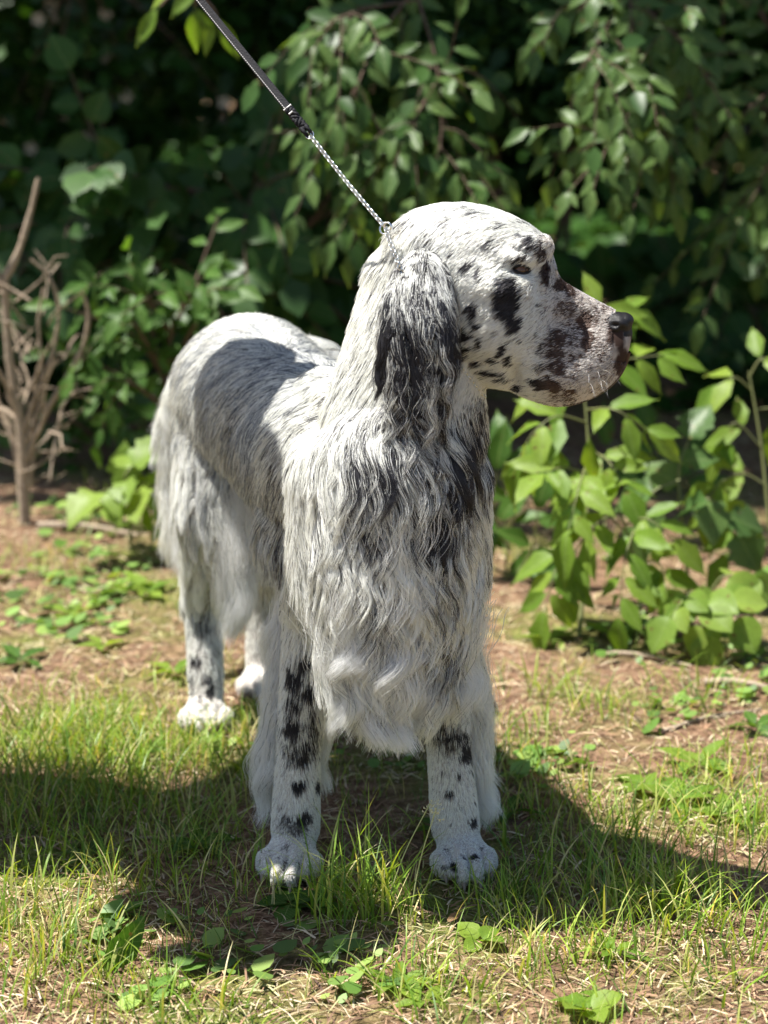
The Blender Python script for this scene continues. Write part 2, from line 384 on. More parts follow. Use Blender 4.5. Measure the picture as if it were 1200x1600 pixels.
M_mid = leaf_mat('leaf_mid', (.055, .155, .018), (.11, .24, .035), .42, .48)
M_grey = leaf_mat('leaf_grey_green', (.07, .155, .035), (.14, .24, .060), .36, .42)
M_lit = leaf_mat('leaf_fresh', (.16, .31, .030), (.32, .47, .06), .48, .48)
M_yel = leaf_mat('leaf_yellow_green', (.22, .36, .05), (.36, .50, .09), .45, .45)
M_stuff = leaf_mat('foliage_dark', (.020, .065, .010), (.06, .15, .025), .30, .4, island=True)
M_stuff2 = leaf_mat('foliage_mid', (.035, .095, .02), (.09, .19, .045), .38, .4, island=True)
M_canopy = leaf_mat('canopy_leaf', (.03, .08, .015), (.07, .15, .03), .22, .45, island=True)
NLEAF = 0
def put_leaf(kind, mat, M, parent):
    global NLEAF
    o = bpy.data.objects.new('leaf', leaf_mesh(kind, NLEAF % 5, mat)); COL.objects.link(o); NLEAF += 1
    o.parent = parent; o.matrix_local = world_of(parent).inverted() @ M
    return o
def rv(s): return Vector((random.gauss(0, s), random.gauss(0, s), random.gauss(0, s)))
def alternate(path, spacing, size, dr=.8, start=.15, face=None, droop=-.25, opp=False):
    """leaf frames along a twig path, left and right, facing the light"""
    out = []; L = 0; nxt = 0; side = 1; tot = sum((b_ - a).length for a, b_ in zip(path, path[1:]))
    for a, b_ in zip(path, path[1:]):
        seg = (b_ - a).length; d = (b_ - a).normalized()
        while nxt < L + seg:
            t_ = (nxt - L) / seg; p = a.lerp(b_, t_)
            if nxt / tot >= start:
                up = (Vector((0, 0, 1)) if face is None else Vector(face)) + rv(.25)
                lat = d.cross(up).normalized()
                for s in ((1, -1) if opp else (side,)):
                    ld = (d * dr + lat * s * 1.0 + Vector((0, 0, droop)) + rv(.15)).normalized()
                    sc = size * random.uniform(.75, 1.15) * (1 - .35 * (nxt / tot) ** 3)
                    out.append(frame(p + ld * sc * .12, ld, up, sc))
                side = -side
            nxt += spacing * random.uniform(.8, 1.2)
        L += seg
    d = (path[-1] - path[-2]).normalized()
    out.append(frame(path[-1] + d * size * .1, (d + Vector((0, 0, droop))).normalized(), Vector((0, 0, 1)) if face is None else Vector(face), size))
    return out
def plant(name, label, cat, base, paths, group=None, stem_mat=None, stem_r=.004, kind='oval', mat=None, spacing=.035, size=.07, twig_part='stem', limit=300, **kw):
    """a leafy plant: Empty, one stem mesh, each leaf an object"""
    root = empty(name, base); tag(root, label, cat, group)
    tubes, fr = [], []
    for p in paths:
        lk = dict(kw); r_ = stem_r
        if isinstance(p, dict): lk.update(p.get('kw', {})); r_ = p.get('r', stem_r); pts = p['pts']
        else: pts = p
        pth = smoothpath(pts, 5)
        tubes.append((pth, [max(.0008, r_ * (1 - .75 * i / len(pth))) for i in range(len(pth))]))
        if lk.get('bare'): continue
        lk.pop('bare', None)
        fr += alternate(pth, lk.pop('spacing', spacing), lk.pop('size', size), **lk)
    tube_obj(twig_part, tubes, stem_mat or greentwig, root, 6)
    random.shuffle(fr)
    for m in fr[:limit]: put_leaf(kind, mat or M_mid, m, root)
    if len(fr) > limit: tag(stuff_leaves('foliage', fr[limit:], kind, M_stuff2, root), kind='stuff')
    return root
def gnd(px, py):
    g = G(px, py); g.z = gz(g.x, g.y); return g

# ---- right: sunlit saplings with paired leaflets (pixel, pixel, depth) way points
def W(*a): return [P(*q) for q in a]
FACE = (-.35, -.55, .75)
def compound(stem_pts, rachises, name, label, base, mat, size, spacing, group, kindl='oval', r=.005):
    paths = [dict(pts=stem_pts, r=r, kw=dict(bare=True))]
    for rc in rachises:
        paths.append(dict(pts=rc, r=r * .45, kw=dict(opp=True, start=.28, dr=.75, droop=-.22, face=FACE)))
    return plant(name, label, 'sapling', base, paths, group, kind=kindl, mat=mat, size=size, spacing=spacing)
Y1 = 3.62
b1 = P(905, 1000, 3.55); b1.z = gz(b1.x, b1.y)
compound([b1] + W((915, 860, Y1), (920, 720, Y1 + .05), (912, 600, Y1 + .1)),
    [W((916, 830, Y1), (890, 850, Y1 - .05), (868, 890, Y1 - .10), (852, 950, Y1 - .12)), W((918, 740, Y1), (880, 730, Y1 - .05), (850, 740, Y1 - .1)), W((918, 720, Y1), (905, 760, Y1 - .10), (888, 830, Y1 - .15)),
     W((917, 660, Y1 + .05), (870, 650, Y1), (830, 680, Y1 - .02), (812, 720, Y1 - .02)), W((916, 640, Y1 + .1), (960, 640, Y1), (1010, 670, Y1)), W((913, 610, Y1 + .1), (930, 570, Y1 + .1), (990, 560, Y1 + .12), (1030, 555, Y1 + .12)),
     W((912, 605, Y1 + .1), (890, 590, Y1 + .1), (860, 600, Y1 + .1)), W((916, 700, Y1 + .1), (950, 720, Y1), (975, 760, Y1 - .05)), W((914, 600, Y1 + .1), (935, 520, Y1 + .2), (940, 480, Y1 + .2), (975, 485, Y1 + .2))],
    'ash_sapling', 'bright green sapling just behind the muzzle with long paired leaflets', b1, M_lit, .094, .042, None)
Y2 = 3.60
b2 = P(995, 1005, 3.52); b2.z = gz(b2.x, b2.y)
compound([b2] + W((1000, 930, Y2), (985, 850, Y2), (965, 790, Y2)),
    [W((985, 850, Y2), (990, 830, Y2 - .08), (975, 880, Y2 - .14), (968, 960, Y2 - .16)), W((975, 820, Y2), (1010, 810, Y2 - .08), (1050, 840, Y2 - .1)), W((968, 800, Y2), (930, 820, Y2 - .08), (900, 860, Y2 - .1), (893, 910, Y2 - .1)),
     W((975, 830, Y2), (940, 790, Y2), (930, 750, Y2 - .02)), W((990, 880, Y2), (1030, 880, Y2 - .05), (1040, 920, Y2 - .08))],
    'ash_sapling', 'low green sapling whose hanging spray of paired leaflets points at the ground', b2, M_lit, .086, .040, None)
b3 = P(1105, 1000, 3.50); b3.z = gz(b3.x, b3.y)
compound([b3] + W((1110, 960, 3.5), (1105, 920, 3.5)),
    [W((1108, 940, 3.5), (1080, 925, 3.45), (1050, 960, 3.42)), W((1106, 925, 3.5), (1130, 930, 3.45), (1150, 960, 3.42)), W((1106, 925, 3.5), (1095, 950, 3.42), (1100, 985, 3.4)), W((1106, 930, 3.5), (1130, 900, 3.5), (1165, 905, 3.5))],
    'ash_sapling', 'small yellow green sapling low at the right foot of the undergrowth', b3, M_yel, .070, .040, None, 'round')
b4 = P(1075, 985, 3.75); b4.z = gz(b4.x, b4.y)
plant('bramble', 'dull grey green bramble with broad toothed leaves at the right', 'shrub', b4,
    [dict(pts=[b4] + W((1070, 850, 3.75), (1060, 740, 3.78), (1075, 690, 3.8)), r=.005, kw=dict(start=.4, spacing=.06)), dict(pts=W((1068, 800, 3.75), (1110, 780, 3.72), (1150, 830, 3.7)), r=.003), dict(pts=W((1062, 750, 3.76), (1020, 770, 3.74), (1000, 820, 3.72)), r=.003)],
    kind='lobed', mat=M_grey, size=.085, spacing=.06, start=.25, face=FACE)
b5 = P(1215, 980, 3.8); b5.z = gz(b5.x, b5.y)
compound([b5] + W((1205, 850, 3.8), (1190, 700, 3.85), (1170, 580, 3.9)),
    [W((1200, 760, 3.8), (1160, 740, 3.8), (1120, 760, 3.78), (1110, 800, 3.78)), W((1190, 700, 3.85), (1150, 660, 3.85), (1130, 690, 3.85)), W((1175, 610, 3.9), (1150, 590, 3.9), (1130, 600, 3.9)), W((1180, 640, 3.9), (1210, 640, 3.9), (1230, 670, 3.9)),
     W((1205, 830, 3.8), (1170, 820, 3.75), (1140, 860, 3.72)), W((1170, 590, 3.9), (1190, 560, 3.9), (1215, 570, 3.9))],
    'ash_sapling', 'tall sapling with oval leaflets cut off by the right edge', b5, M_lit, .092, .050, None)
# darker low plants between dog and saplings
b6 = P(800, 985, 3.9); b6.z = gz(b6.x, b6.y)
plant('woodland_herb', 'dark broad leaved plant close behind the chest of the dog', 'plant', b6,
    [W((800, 985, 3.9), (790, 900, 3.9), (800, 800, 3.92), (790, 720, 3.95)), W((800, 960, 3.9), (850, 900, 3.88), (870, 850, 3.86)), W((795, 920, 3.9), (830, 860, 3.86), (840, 800, 3.84)), W((795, 860, 3.9), (770, 800, 3.9), (775, 740, 3.9)), W((798, 900, 3.9), (760, 880, 3.9), (740, 840, 3.9))],
    kind='oval', mat=M_mid, size=.105, spacing=.052, start=.2, face=(-.2, -.7, .6))
b7 = P(1010, 860, 4.6); b7.z = gz(b7.x, b7.y)
plant('woodland_herb', 'shaded green plant in the gap between the bright saplings', 'plant', b7,
    [[b7] + W((1000, 800, 4.6), (1030, 730, 4.6), (1020, 680, 4.6)), W((1000, 820, 4.6), (960, 770, 4.55), (950, 700, 4.55)), W((1010, 820, 4.6), (1060, 780, 4.6), (1080, 720, 4.6)), W((1000, 860, 4.6), (1060, 850, 4.55), (1100, 820, 4.5)), W((1000, 860, 4.6), (940, 860, 4.5), (900, 830, 4.5))],
    kind='oval', mat=M_mid, size=.10, spacing=.05, start=.15, face=FACE)
# ---- left: small bright seedling, dead bush
b8 = P(205, 850, 4.1); b8.z = gz(b8.x, b8.y)
plant('maple_seedling', 'yellow green seedling glowing in the sun left of the tail', 'seedling', b8,
    [[b8] + W((203, 800, 4.1), (200, 765, 4.1)), W((203, 780, 4.1), (175, 765, 4.05), (155, 770, 4.02)), W((203, 780, 4.1), (225, 755, 4.05), (240, 765, 4.05)), W((203, 770, 4.1), (195, 745, 4.05), (205, 730, 4.05))],
    kind='lobed', mat=M_yel, size=.095, spacing=.028, start=.3, face=FACE)
b9 = P(245, 900, 4.1); b9.z = gz(b9.x, b9.y)
plant('woodland_herb', 'low pale green plant at the hem of the hind leg feathering', 'plant', b9, [[b9] + W((240, 860, 4.1), (235, 835, 4.1)), W((243, 880, 4.1), (262, 850, 4.1)), W((243, 890, 4.1), (225, 880, 4.1))], kind='oval', mat=M_lit, size=.06, spacing=.03, start=.2, face=FACE)
db = P(38, 812, 4.3); db.z = gz(db.x, db.y)
root = empty('dead_bush', db); tag(root, 'leafless grey brown bush with crooked bare branches at the left edge', 'dead bush')
YB = 4.3
DB = [([(38, 812), (36, 720), (30, 650), (15, 560), (8, 450), (12, 420)], .030), ([(12, 430), (30, 390), (48, 330), (60, 278)], .016), ([(32, 690), (55, 620), (80, 560), (92, 480), (75, 430), (48, 405)], .011), ([(78, 430), (92, 412)], .006),
      ([(40, 720), (75, 640), (105, 590), (130, 540), (138, 490), (126, 448)], .013), ([(100, 600), (95, 650), (85, 700), (78, 750)], .009), ([(36, 700), (60, 640), (65, 580), (60, 500), (68, 450)], .009), ([(28, 650), (10, 600), (-15, 560)], .014),
      ([(60, 640), (90, 622), (120, 618), (145, 622)], .006), ([(45, 760), (52, 700), (48, 640), (20, 590)], .012), ([(100, 560), (115, 530), (130, 520)], .005), ([(30, 660), (5, 640), (-20, 650)], .013), ([(140, 610), (150, 598), (158, 596)], .005),
      ([(38, 790), (25, 700), (-5, 620), (-10, 520)], .020), ([(10, 470), (-10, 400), (-5, 350)], .014), ([(50, 690), (66, 660), (72, 600), (88, 560)], .006), ([(35, 640), (45, 600), (35, 560), (50, 530)], .007)]
for pts, r_ in DB:
    yy = YB + random.uniform(-.12, .12) if pts[0] != (38, 812) else YB
    pp = [P(a, b_, YB + (yy - YB) * i / (len(pts) - 1)) for i, (a, b_) in enumerate(pts)]
    if pts[0][1] > 780: pp[0] = Vector((pp[0].x, pp[0].y, gz(pp[0].x, pp[0].y) - .02))
    pp = smoothpath(pp, 5); tube_obj('branch', [(pp, [r_ * .52 * (1 - .5 * i / len(pp)) * (1 + .12 * random.uniform(-1, 1)) for i in range(len(pp))])], deadm, root, 7) if r_ < .025 else tube_obj('stem', [(pp, [r_ * .45 * (1 - .5 * i / len(pp)) for i in range(len(pp))])], deadm, root, 8)

tw = []
for k in range(30):
    px, py = random.uniform(-5, 120), random.uniform(450, 770); px = 35 + (px - 35) * min(1, (800 - py) / 220); a = P(px, py, YB + random.uniform(-.1, .1)); q = Vector((random.gauss(.1, .5), random.gauss(0, .3), random.uniform(-.1, 1))).normalized(); L = random.uniform(.06, .20)
    tw.append(([a, a + q * L * .4 + rv(.008), a + q * L * .7 + rv(.012), a + q * L + rv(.01)], [.0030, .0024, .0018, .0008]))
for p_, r_ in tw: tube_obj('twig', [(p_, r_)], deadm, root, 5)
# ---- hanging leafy boughs in front of the dark wood (upper part of the picture)
def bough(name, label, paths, kind, mat, size, spacing, group=None, face=(-.2, -.75, .6), limit=300, twig=brown, r=.006, sub=3, sublen=.22):
    """boughs with side twigs; leaves on the twigs"""
    base = Vector(paths[0][0]); full = []
    for pts in paths:
        pth = smoothpath(pts, 5); full.append(dict(pts=pts, r=r, kw=dict(start=.25)))
        for k in range(sub):
            i = random.randrange(2, len(pth) - 3); d = (pth[i + 1] - pth[i]).normalized()
            q = (d * .7 + rv(.55) + Vector((0, 0, -.15))).normalized(); L = sublen * random.uniform(.6, 1.2)
            full.append(dict(pts=[pth[i], pth[i] + q * L * .5 + rv(.01), pth[i] + q * L + Vector((0, 0, -.04))], r=r * .4, kw=dict(start=.1)))
    return plant(name, label, 'branch' if 'branch' in name else 'shrub', base, full, group, twig, r, kind, mat, spacing, size, 'twig', limit, dr=.8, droop=-.35, face=face)
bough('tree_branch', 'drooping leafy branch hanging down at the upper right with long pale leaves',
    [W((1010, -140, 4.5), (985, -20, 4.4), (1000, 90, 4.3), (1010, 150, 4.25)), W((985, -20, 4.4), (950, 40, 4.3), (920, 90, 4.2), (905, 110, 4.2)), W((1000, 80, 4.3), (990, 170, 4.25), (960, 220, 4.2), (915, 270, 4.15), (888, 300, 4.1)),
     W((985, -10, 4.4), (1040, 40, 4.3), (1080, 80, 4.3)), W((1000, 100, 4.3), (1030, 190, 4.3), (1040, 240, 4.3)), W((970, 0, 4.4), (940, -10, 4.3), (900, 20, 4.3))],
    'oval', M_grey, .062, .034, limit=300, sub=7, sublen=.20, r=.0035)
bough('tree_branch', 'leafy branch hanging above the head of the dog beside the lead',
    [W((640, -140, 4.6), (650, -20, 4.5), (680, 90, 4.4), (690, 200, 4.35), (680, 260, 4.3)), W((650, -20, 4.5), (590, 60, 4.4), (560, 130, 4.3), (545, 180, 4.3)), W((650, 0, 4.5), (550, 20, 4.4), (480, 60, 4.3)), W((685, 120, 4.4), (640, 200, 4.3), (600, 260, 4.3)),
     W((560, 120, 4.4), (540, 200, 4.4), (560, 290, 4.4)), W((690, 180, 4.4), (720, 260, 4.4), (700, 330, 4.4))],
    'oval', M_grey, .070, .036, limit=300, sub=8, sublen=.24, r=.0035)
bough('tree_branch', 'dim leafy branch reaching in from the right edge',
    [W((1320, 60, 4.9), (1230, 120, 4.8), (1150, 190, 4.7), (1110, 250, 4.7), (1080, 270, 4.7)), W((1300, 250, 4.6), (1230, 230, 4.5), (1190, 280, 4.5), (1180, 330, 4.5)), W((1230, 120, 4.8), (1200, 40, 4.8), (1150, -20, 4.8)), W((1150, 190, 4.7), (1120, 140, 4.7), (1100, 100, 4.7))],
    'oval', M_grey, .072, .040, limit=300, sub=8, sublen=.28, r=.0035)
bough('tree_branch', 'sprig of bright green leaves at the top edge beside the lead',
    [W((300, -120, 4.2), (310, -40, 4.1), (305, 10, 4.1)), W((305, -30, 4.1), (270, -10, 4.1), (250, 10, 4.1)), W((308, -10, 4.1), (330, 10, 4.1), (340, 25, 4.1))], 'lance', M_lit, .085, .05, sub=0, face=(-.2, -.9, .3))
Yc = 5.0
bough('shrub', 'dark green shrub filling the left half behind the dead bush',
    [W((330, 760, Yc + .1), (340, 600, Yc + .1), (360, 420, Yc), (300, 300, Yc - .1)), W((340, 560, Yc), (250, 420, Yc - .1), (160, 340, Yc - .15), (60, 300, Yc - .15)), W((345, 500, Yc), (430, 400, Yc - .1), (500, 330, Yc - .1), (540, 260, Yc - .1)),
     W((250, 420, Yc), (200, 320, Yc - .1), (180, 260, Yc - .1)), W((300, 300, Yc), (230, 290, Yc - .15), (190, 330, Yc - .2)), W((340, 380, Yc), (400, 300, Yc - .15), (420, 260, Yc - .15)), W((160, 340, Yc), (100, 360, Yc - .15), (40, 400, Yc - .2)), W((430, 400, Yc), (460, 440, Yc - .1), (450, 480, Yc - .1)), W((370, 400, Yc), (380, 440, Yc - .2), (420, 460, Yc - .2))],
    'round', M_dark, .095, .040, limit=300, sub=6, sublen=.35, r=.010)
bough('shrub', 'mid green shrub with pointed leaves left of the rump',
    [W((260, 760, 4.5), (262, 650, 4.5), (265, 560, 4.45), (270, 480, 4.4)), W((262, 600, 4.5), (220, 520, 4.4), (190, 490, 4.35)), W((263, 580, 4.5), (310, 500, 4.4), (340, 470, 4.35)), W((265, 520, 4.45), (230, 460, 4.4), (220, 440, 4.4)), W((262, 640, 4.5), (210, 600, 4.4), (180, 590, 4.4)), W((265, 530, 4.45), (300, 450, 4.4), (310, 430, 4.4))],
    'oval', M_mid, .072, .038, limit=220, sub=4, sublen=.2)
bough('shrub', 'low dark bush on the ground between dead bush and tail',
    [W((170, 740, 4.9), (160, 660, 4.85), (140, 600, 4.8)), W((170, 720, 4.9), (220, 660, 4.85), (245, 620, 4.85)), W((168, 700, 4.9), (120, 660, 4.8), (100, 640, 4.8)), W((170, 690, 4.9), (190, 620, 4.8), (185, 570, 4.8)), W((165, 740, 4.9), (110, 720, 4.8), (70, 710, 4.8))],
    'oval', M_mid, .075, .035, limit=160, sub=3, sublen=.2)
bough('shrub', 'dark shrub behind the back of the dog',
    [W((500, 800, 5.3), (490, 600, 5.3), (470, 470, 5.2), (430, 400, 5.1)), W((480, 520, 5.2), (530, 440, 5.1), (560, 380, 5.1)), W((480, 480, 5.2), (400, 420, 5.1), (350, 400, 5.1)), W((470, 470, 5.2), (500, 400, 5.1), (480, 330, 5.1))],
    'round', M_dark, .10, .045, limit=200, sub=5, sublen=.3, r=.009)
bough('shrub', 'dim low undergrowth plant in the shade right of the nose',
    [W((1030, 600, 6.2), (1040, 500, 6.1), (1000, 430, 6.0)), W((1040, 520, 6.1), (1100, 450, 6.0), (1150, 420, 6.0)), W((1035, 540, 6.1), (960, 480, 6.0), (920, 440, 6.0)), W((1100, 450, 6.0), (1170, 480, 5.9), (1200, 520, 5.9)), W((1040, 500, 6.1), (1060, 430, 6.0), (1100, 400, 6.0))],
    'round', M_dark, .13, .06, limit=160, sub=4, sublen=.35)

# ---- trees of the wood: trunk, limbs, crown. Their crowns shade the undergrowth.
def crown_leaves(centres, n, size):
    out = []
    for k in range(n):
        c_, r_ = random.choice(centres); v = rv(1); v.normalize(); v *= random.random() ** .45
        p = Vector((c_[0] + v.x * r_[0], c_[1] + v.y * r_[1], c_[2] + v.z * r_[2]))
        d = Vector((random.gauss(0, 1), random.gauss(0, 1), random.gauss(-.3, .5)))
        out.append(frame(p, d, Vector((random.gauss(0, .5), random.gauss(-.2, .5), 1)), size * random.uniform(.6, 1.3)))
    return out
def tree(label, base, lean, h, r, centres, n, size, mat, group='trees of the dark wood behind'):
    b_ = Vector((base[0], base[1], gz(*base))); root = empty('tree', b_); tag(root, label, 'tree', group)
    tp = smoothpath([b_ - Vector((0, 0, .1)), b_ + Vector((lean[0] * .3, lean[1] * .3, h * .35)), b_ + Vector((lean[0], lean[1], h))], 6)
    tube_obj('trunk', [(tp, [r * (1.25 if i == 0 else 1) * (1 - .6 * i / len(tp)) for i in range(len(tp))])], bark, root, 10)
    lim = []
    for (c_, r_) in centres:
        a = tp[random.randrange(len(tp) // 2, len(tp) - 1)]; e = Vector(c_); lim.append((smoothpath([a, a.lerp(e, .5) + rv(.15), e], 4), [r * .4 * (1 - .8 * i / 9) for i in range(9)]))
    V, F = [], []
    for pts, rad in lim: tube(V, F, pts, rad[:len(pts)] + [.01] * max(0, len(pts) - len(rad)), 6)
    link('limb', mesh_np('limb', [tuple(v) for v in V], F), bark, root)
    tag(stuff_leaves('crown', crown_leaves(centres, n, size), 'round', mat, root), kind='stuff')
    return root
E = lambda x, y, z, a, b_=None, c_=None: ((x, y, z), (a, b_ or a, c_ or a))
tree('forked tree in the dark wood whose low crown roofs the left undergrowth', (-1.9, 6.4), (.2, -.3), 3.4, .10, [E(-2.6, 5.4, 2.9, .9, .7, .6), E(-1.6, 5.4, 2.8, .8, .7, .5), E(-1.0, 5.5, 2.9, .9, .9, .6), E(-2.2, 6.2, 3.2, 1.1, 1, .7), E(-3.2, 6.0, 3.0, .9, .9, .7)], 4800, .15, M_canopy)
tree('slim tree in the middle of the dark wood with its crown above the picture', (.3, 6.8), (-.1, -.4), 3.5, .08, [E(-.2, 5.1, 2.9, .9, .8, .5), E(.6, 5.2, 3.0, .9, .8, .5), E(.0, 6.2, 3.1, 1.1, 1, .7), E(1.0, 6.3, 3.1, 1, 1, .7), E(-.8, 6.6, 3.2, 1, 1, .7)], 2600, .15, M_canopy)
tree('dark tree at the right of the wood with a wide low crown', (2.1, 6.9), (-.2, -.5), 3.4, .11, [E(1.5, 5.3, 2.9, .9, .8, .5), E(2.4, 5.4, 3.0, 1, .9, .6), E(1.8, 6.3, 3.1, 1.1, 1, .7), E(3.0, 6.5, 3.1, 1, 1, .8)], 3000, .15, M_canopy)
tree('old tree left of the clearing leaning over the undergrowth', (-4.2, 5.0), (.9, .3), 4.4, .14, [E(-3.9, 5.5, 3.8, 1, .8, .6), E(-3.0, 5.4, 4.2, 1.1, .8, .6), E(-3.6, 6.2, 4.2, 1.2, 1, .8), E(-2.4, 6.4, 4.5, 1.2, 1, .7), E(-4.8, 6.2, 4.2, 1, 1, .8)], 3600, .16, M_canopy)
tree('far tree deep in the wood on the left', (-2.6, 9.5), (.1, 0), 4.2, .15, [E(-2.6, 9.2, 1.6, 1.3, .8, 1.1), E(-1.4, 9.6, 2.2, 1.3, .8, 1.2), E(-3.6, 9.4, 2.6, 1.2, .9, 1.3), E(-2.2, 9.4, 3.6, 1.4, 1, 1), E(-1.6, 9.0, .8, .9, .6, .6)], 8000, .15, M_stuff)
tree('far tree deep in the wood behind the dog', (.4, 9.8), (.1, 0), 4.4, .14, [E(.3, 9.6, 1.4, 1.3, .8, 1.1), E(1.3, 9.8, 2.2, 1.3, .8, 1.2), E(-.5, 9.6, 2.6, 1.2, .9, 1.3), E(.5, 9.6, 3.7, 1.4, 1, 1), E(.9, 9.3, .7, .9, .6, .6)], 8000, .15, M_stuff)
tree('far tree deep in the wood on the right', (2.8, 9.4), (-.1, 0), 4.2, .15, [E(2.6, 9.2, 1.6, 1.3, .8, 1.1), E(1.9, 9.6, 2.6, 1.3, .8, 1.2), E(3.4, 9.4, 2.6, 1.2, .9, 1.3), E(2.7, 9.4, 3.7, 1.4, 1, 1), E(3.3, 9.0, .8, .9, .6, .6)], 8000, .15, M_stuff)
# far-off wood that reads as one dark mass
fr = []
for k in range(16000):
    a = random.uniform(-1, 1); y_ = random.uniform(11.5, 14); x_ = a * 7.5; z_ = gz(x_, y_) + random.random() ** .8 * 5.2
    fr.append(frame(Vector((x_, y_, z_)), rv(1), Vector((random.gauss(0, .5), -.6, .8)), random.uniform(.16, .34)))
tag(stuff_leaves('far_wood', fr, 'round', M_stuff, None), 'dark leafy mass of the far wood closing the view', 'wood', None, 'stuff')
ivy = []
for k in range(14000):
    y_ = random.uniform(5.4, 11.5); x_ = random.uniform(-1, 1) * (.24 * y_ + .5)
    if mn.noise(Vector((x_ * 1.3, y_ * 1.3, 4))) < -.18: continue
    ivy.append(frame(Vector((x_, y_, gz(x_, y_) + random.uniform(.01, .16))), Vector((random.gauss(0, 1), random.gauss(0, 1), random.gauss(0, .25))), Vector((random.gauss(0, .3), -.3, 1)), random.uniform(.05, .11)))
tag(stuff_leaves('ivy_carpet', ivy, 'round', M_stuff, None), 'dark leafy carpet under the trees', 'ground cover', None, 'stuff')
# undergrowth mid-depth: two shrubs of loose foliage deep in shade, sky never shows through
def loose_shrub(label, base, centres, n, size, mat, kind='oval'):
    b_ = Vector((base[0], base[1], gz(*base))); root = empty('shrub', b_); tag(root, label, 'shrub', 'shrubs of the shaded middle ground')
    st = []
    for (c_, r_) in centres:
        e = Vector(c_); st.append((smoothpath([b_, b_.lerp(e, .5) + rv(.06), e], 4), [.014 * (1 - .08 * i) for i in range(9)]))
    tube_obj('stem', st, brown, root, 5)
    tag(stuff_leaves('foliage', crown_leaves(centres, n, size), kind, mat, root), kind='stuff')
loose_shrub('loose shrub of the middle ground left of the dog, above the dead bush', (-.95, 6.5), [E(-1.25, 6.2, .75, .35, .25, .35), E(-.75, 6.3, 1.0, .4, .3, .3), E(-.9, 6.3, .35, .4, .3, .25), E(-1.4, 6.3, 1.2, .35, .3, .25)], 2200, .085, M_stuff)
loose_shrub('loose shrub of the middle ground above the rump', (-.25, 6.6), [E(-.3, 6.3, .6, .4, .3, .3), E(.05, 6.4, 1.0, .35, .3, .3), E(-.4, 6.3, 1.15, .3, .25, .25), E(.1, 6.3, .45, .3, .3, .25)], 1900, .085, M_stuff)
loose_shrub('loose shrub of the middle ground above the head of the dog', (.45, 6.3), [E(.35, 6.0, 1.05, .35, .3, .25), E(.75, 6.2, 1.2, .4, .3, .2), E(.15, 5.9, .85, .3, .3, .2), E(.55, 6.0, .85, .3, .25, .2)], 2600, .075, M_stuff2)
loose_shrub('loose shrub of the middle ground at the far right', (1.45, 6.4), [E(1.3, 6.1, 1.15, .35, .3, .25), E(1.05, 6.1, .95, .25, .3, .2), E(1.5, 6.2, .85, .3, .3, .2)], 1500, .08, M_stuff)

loose_shrub('loose shrub continuing the undergrowth beyond the right edge', (1.9, 4.9), [E(1.7, 4.9, .5, .35, .3, .35), E(2.1, 5.0, .8, .4, .3, .4), E(2.5, 4.9, .5, .4, .3, .35), E(1.9, 5.4, 1.1, .4, .3, .3)], 2400, .085, M_stuff2)
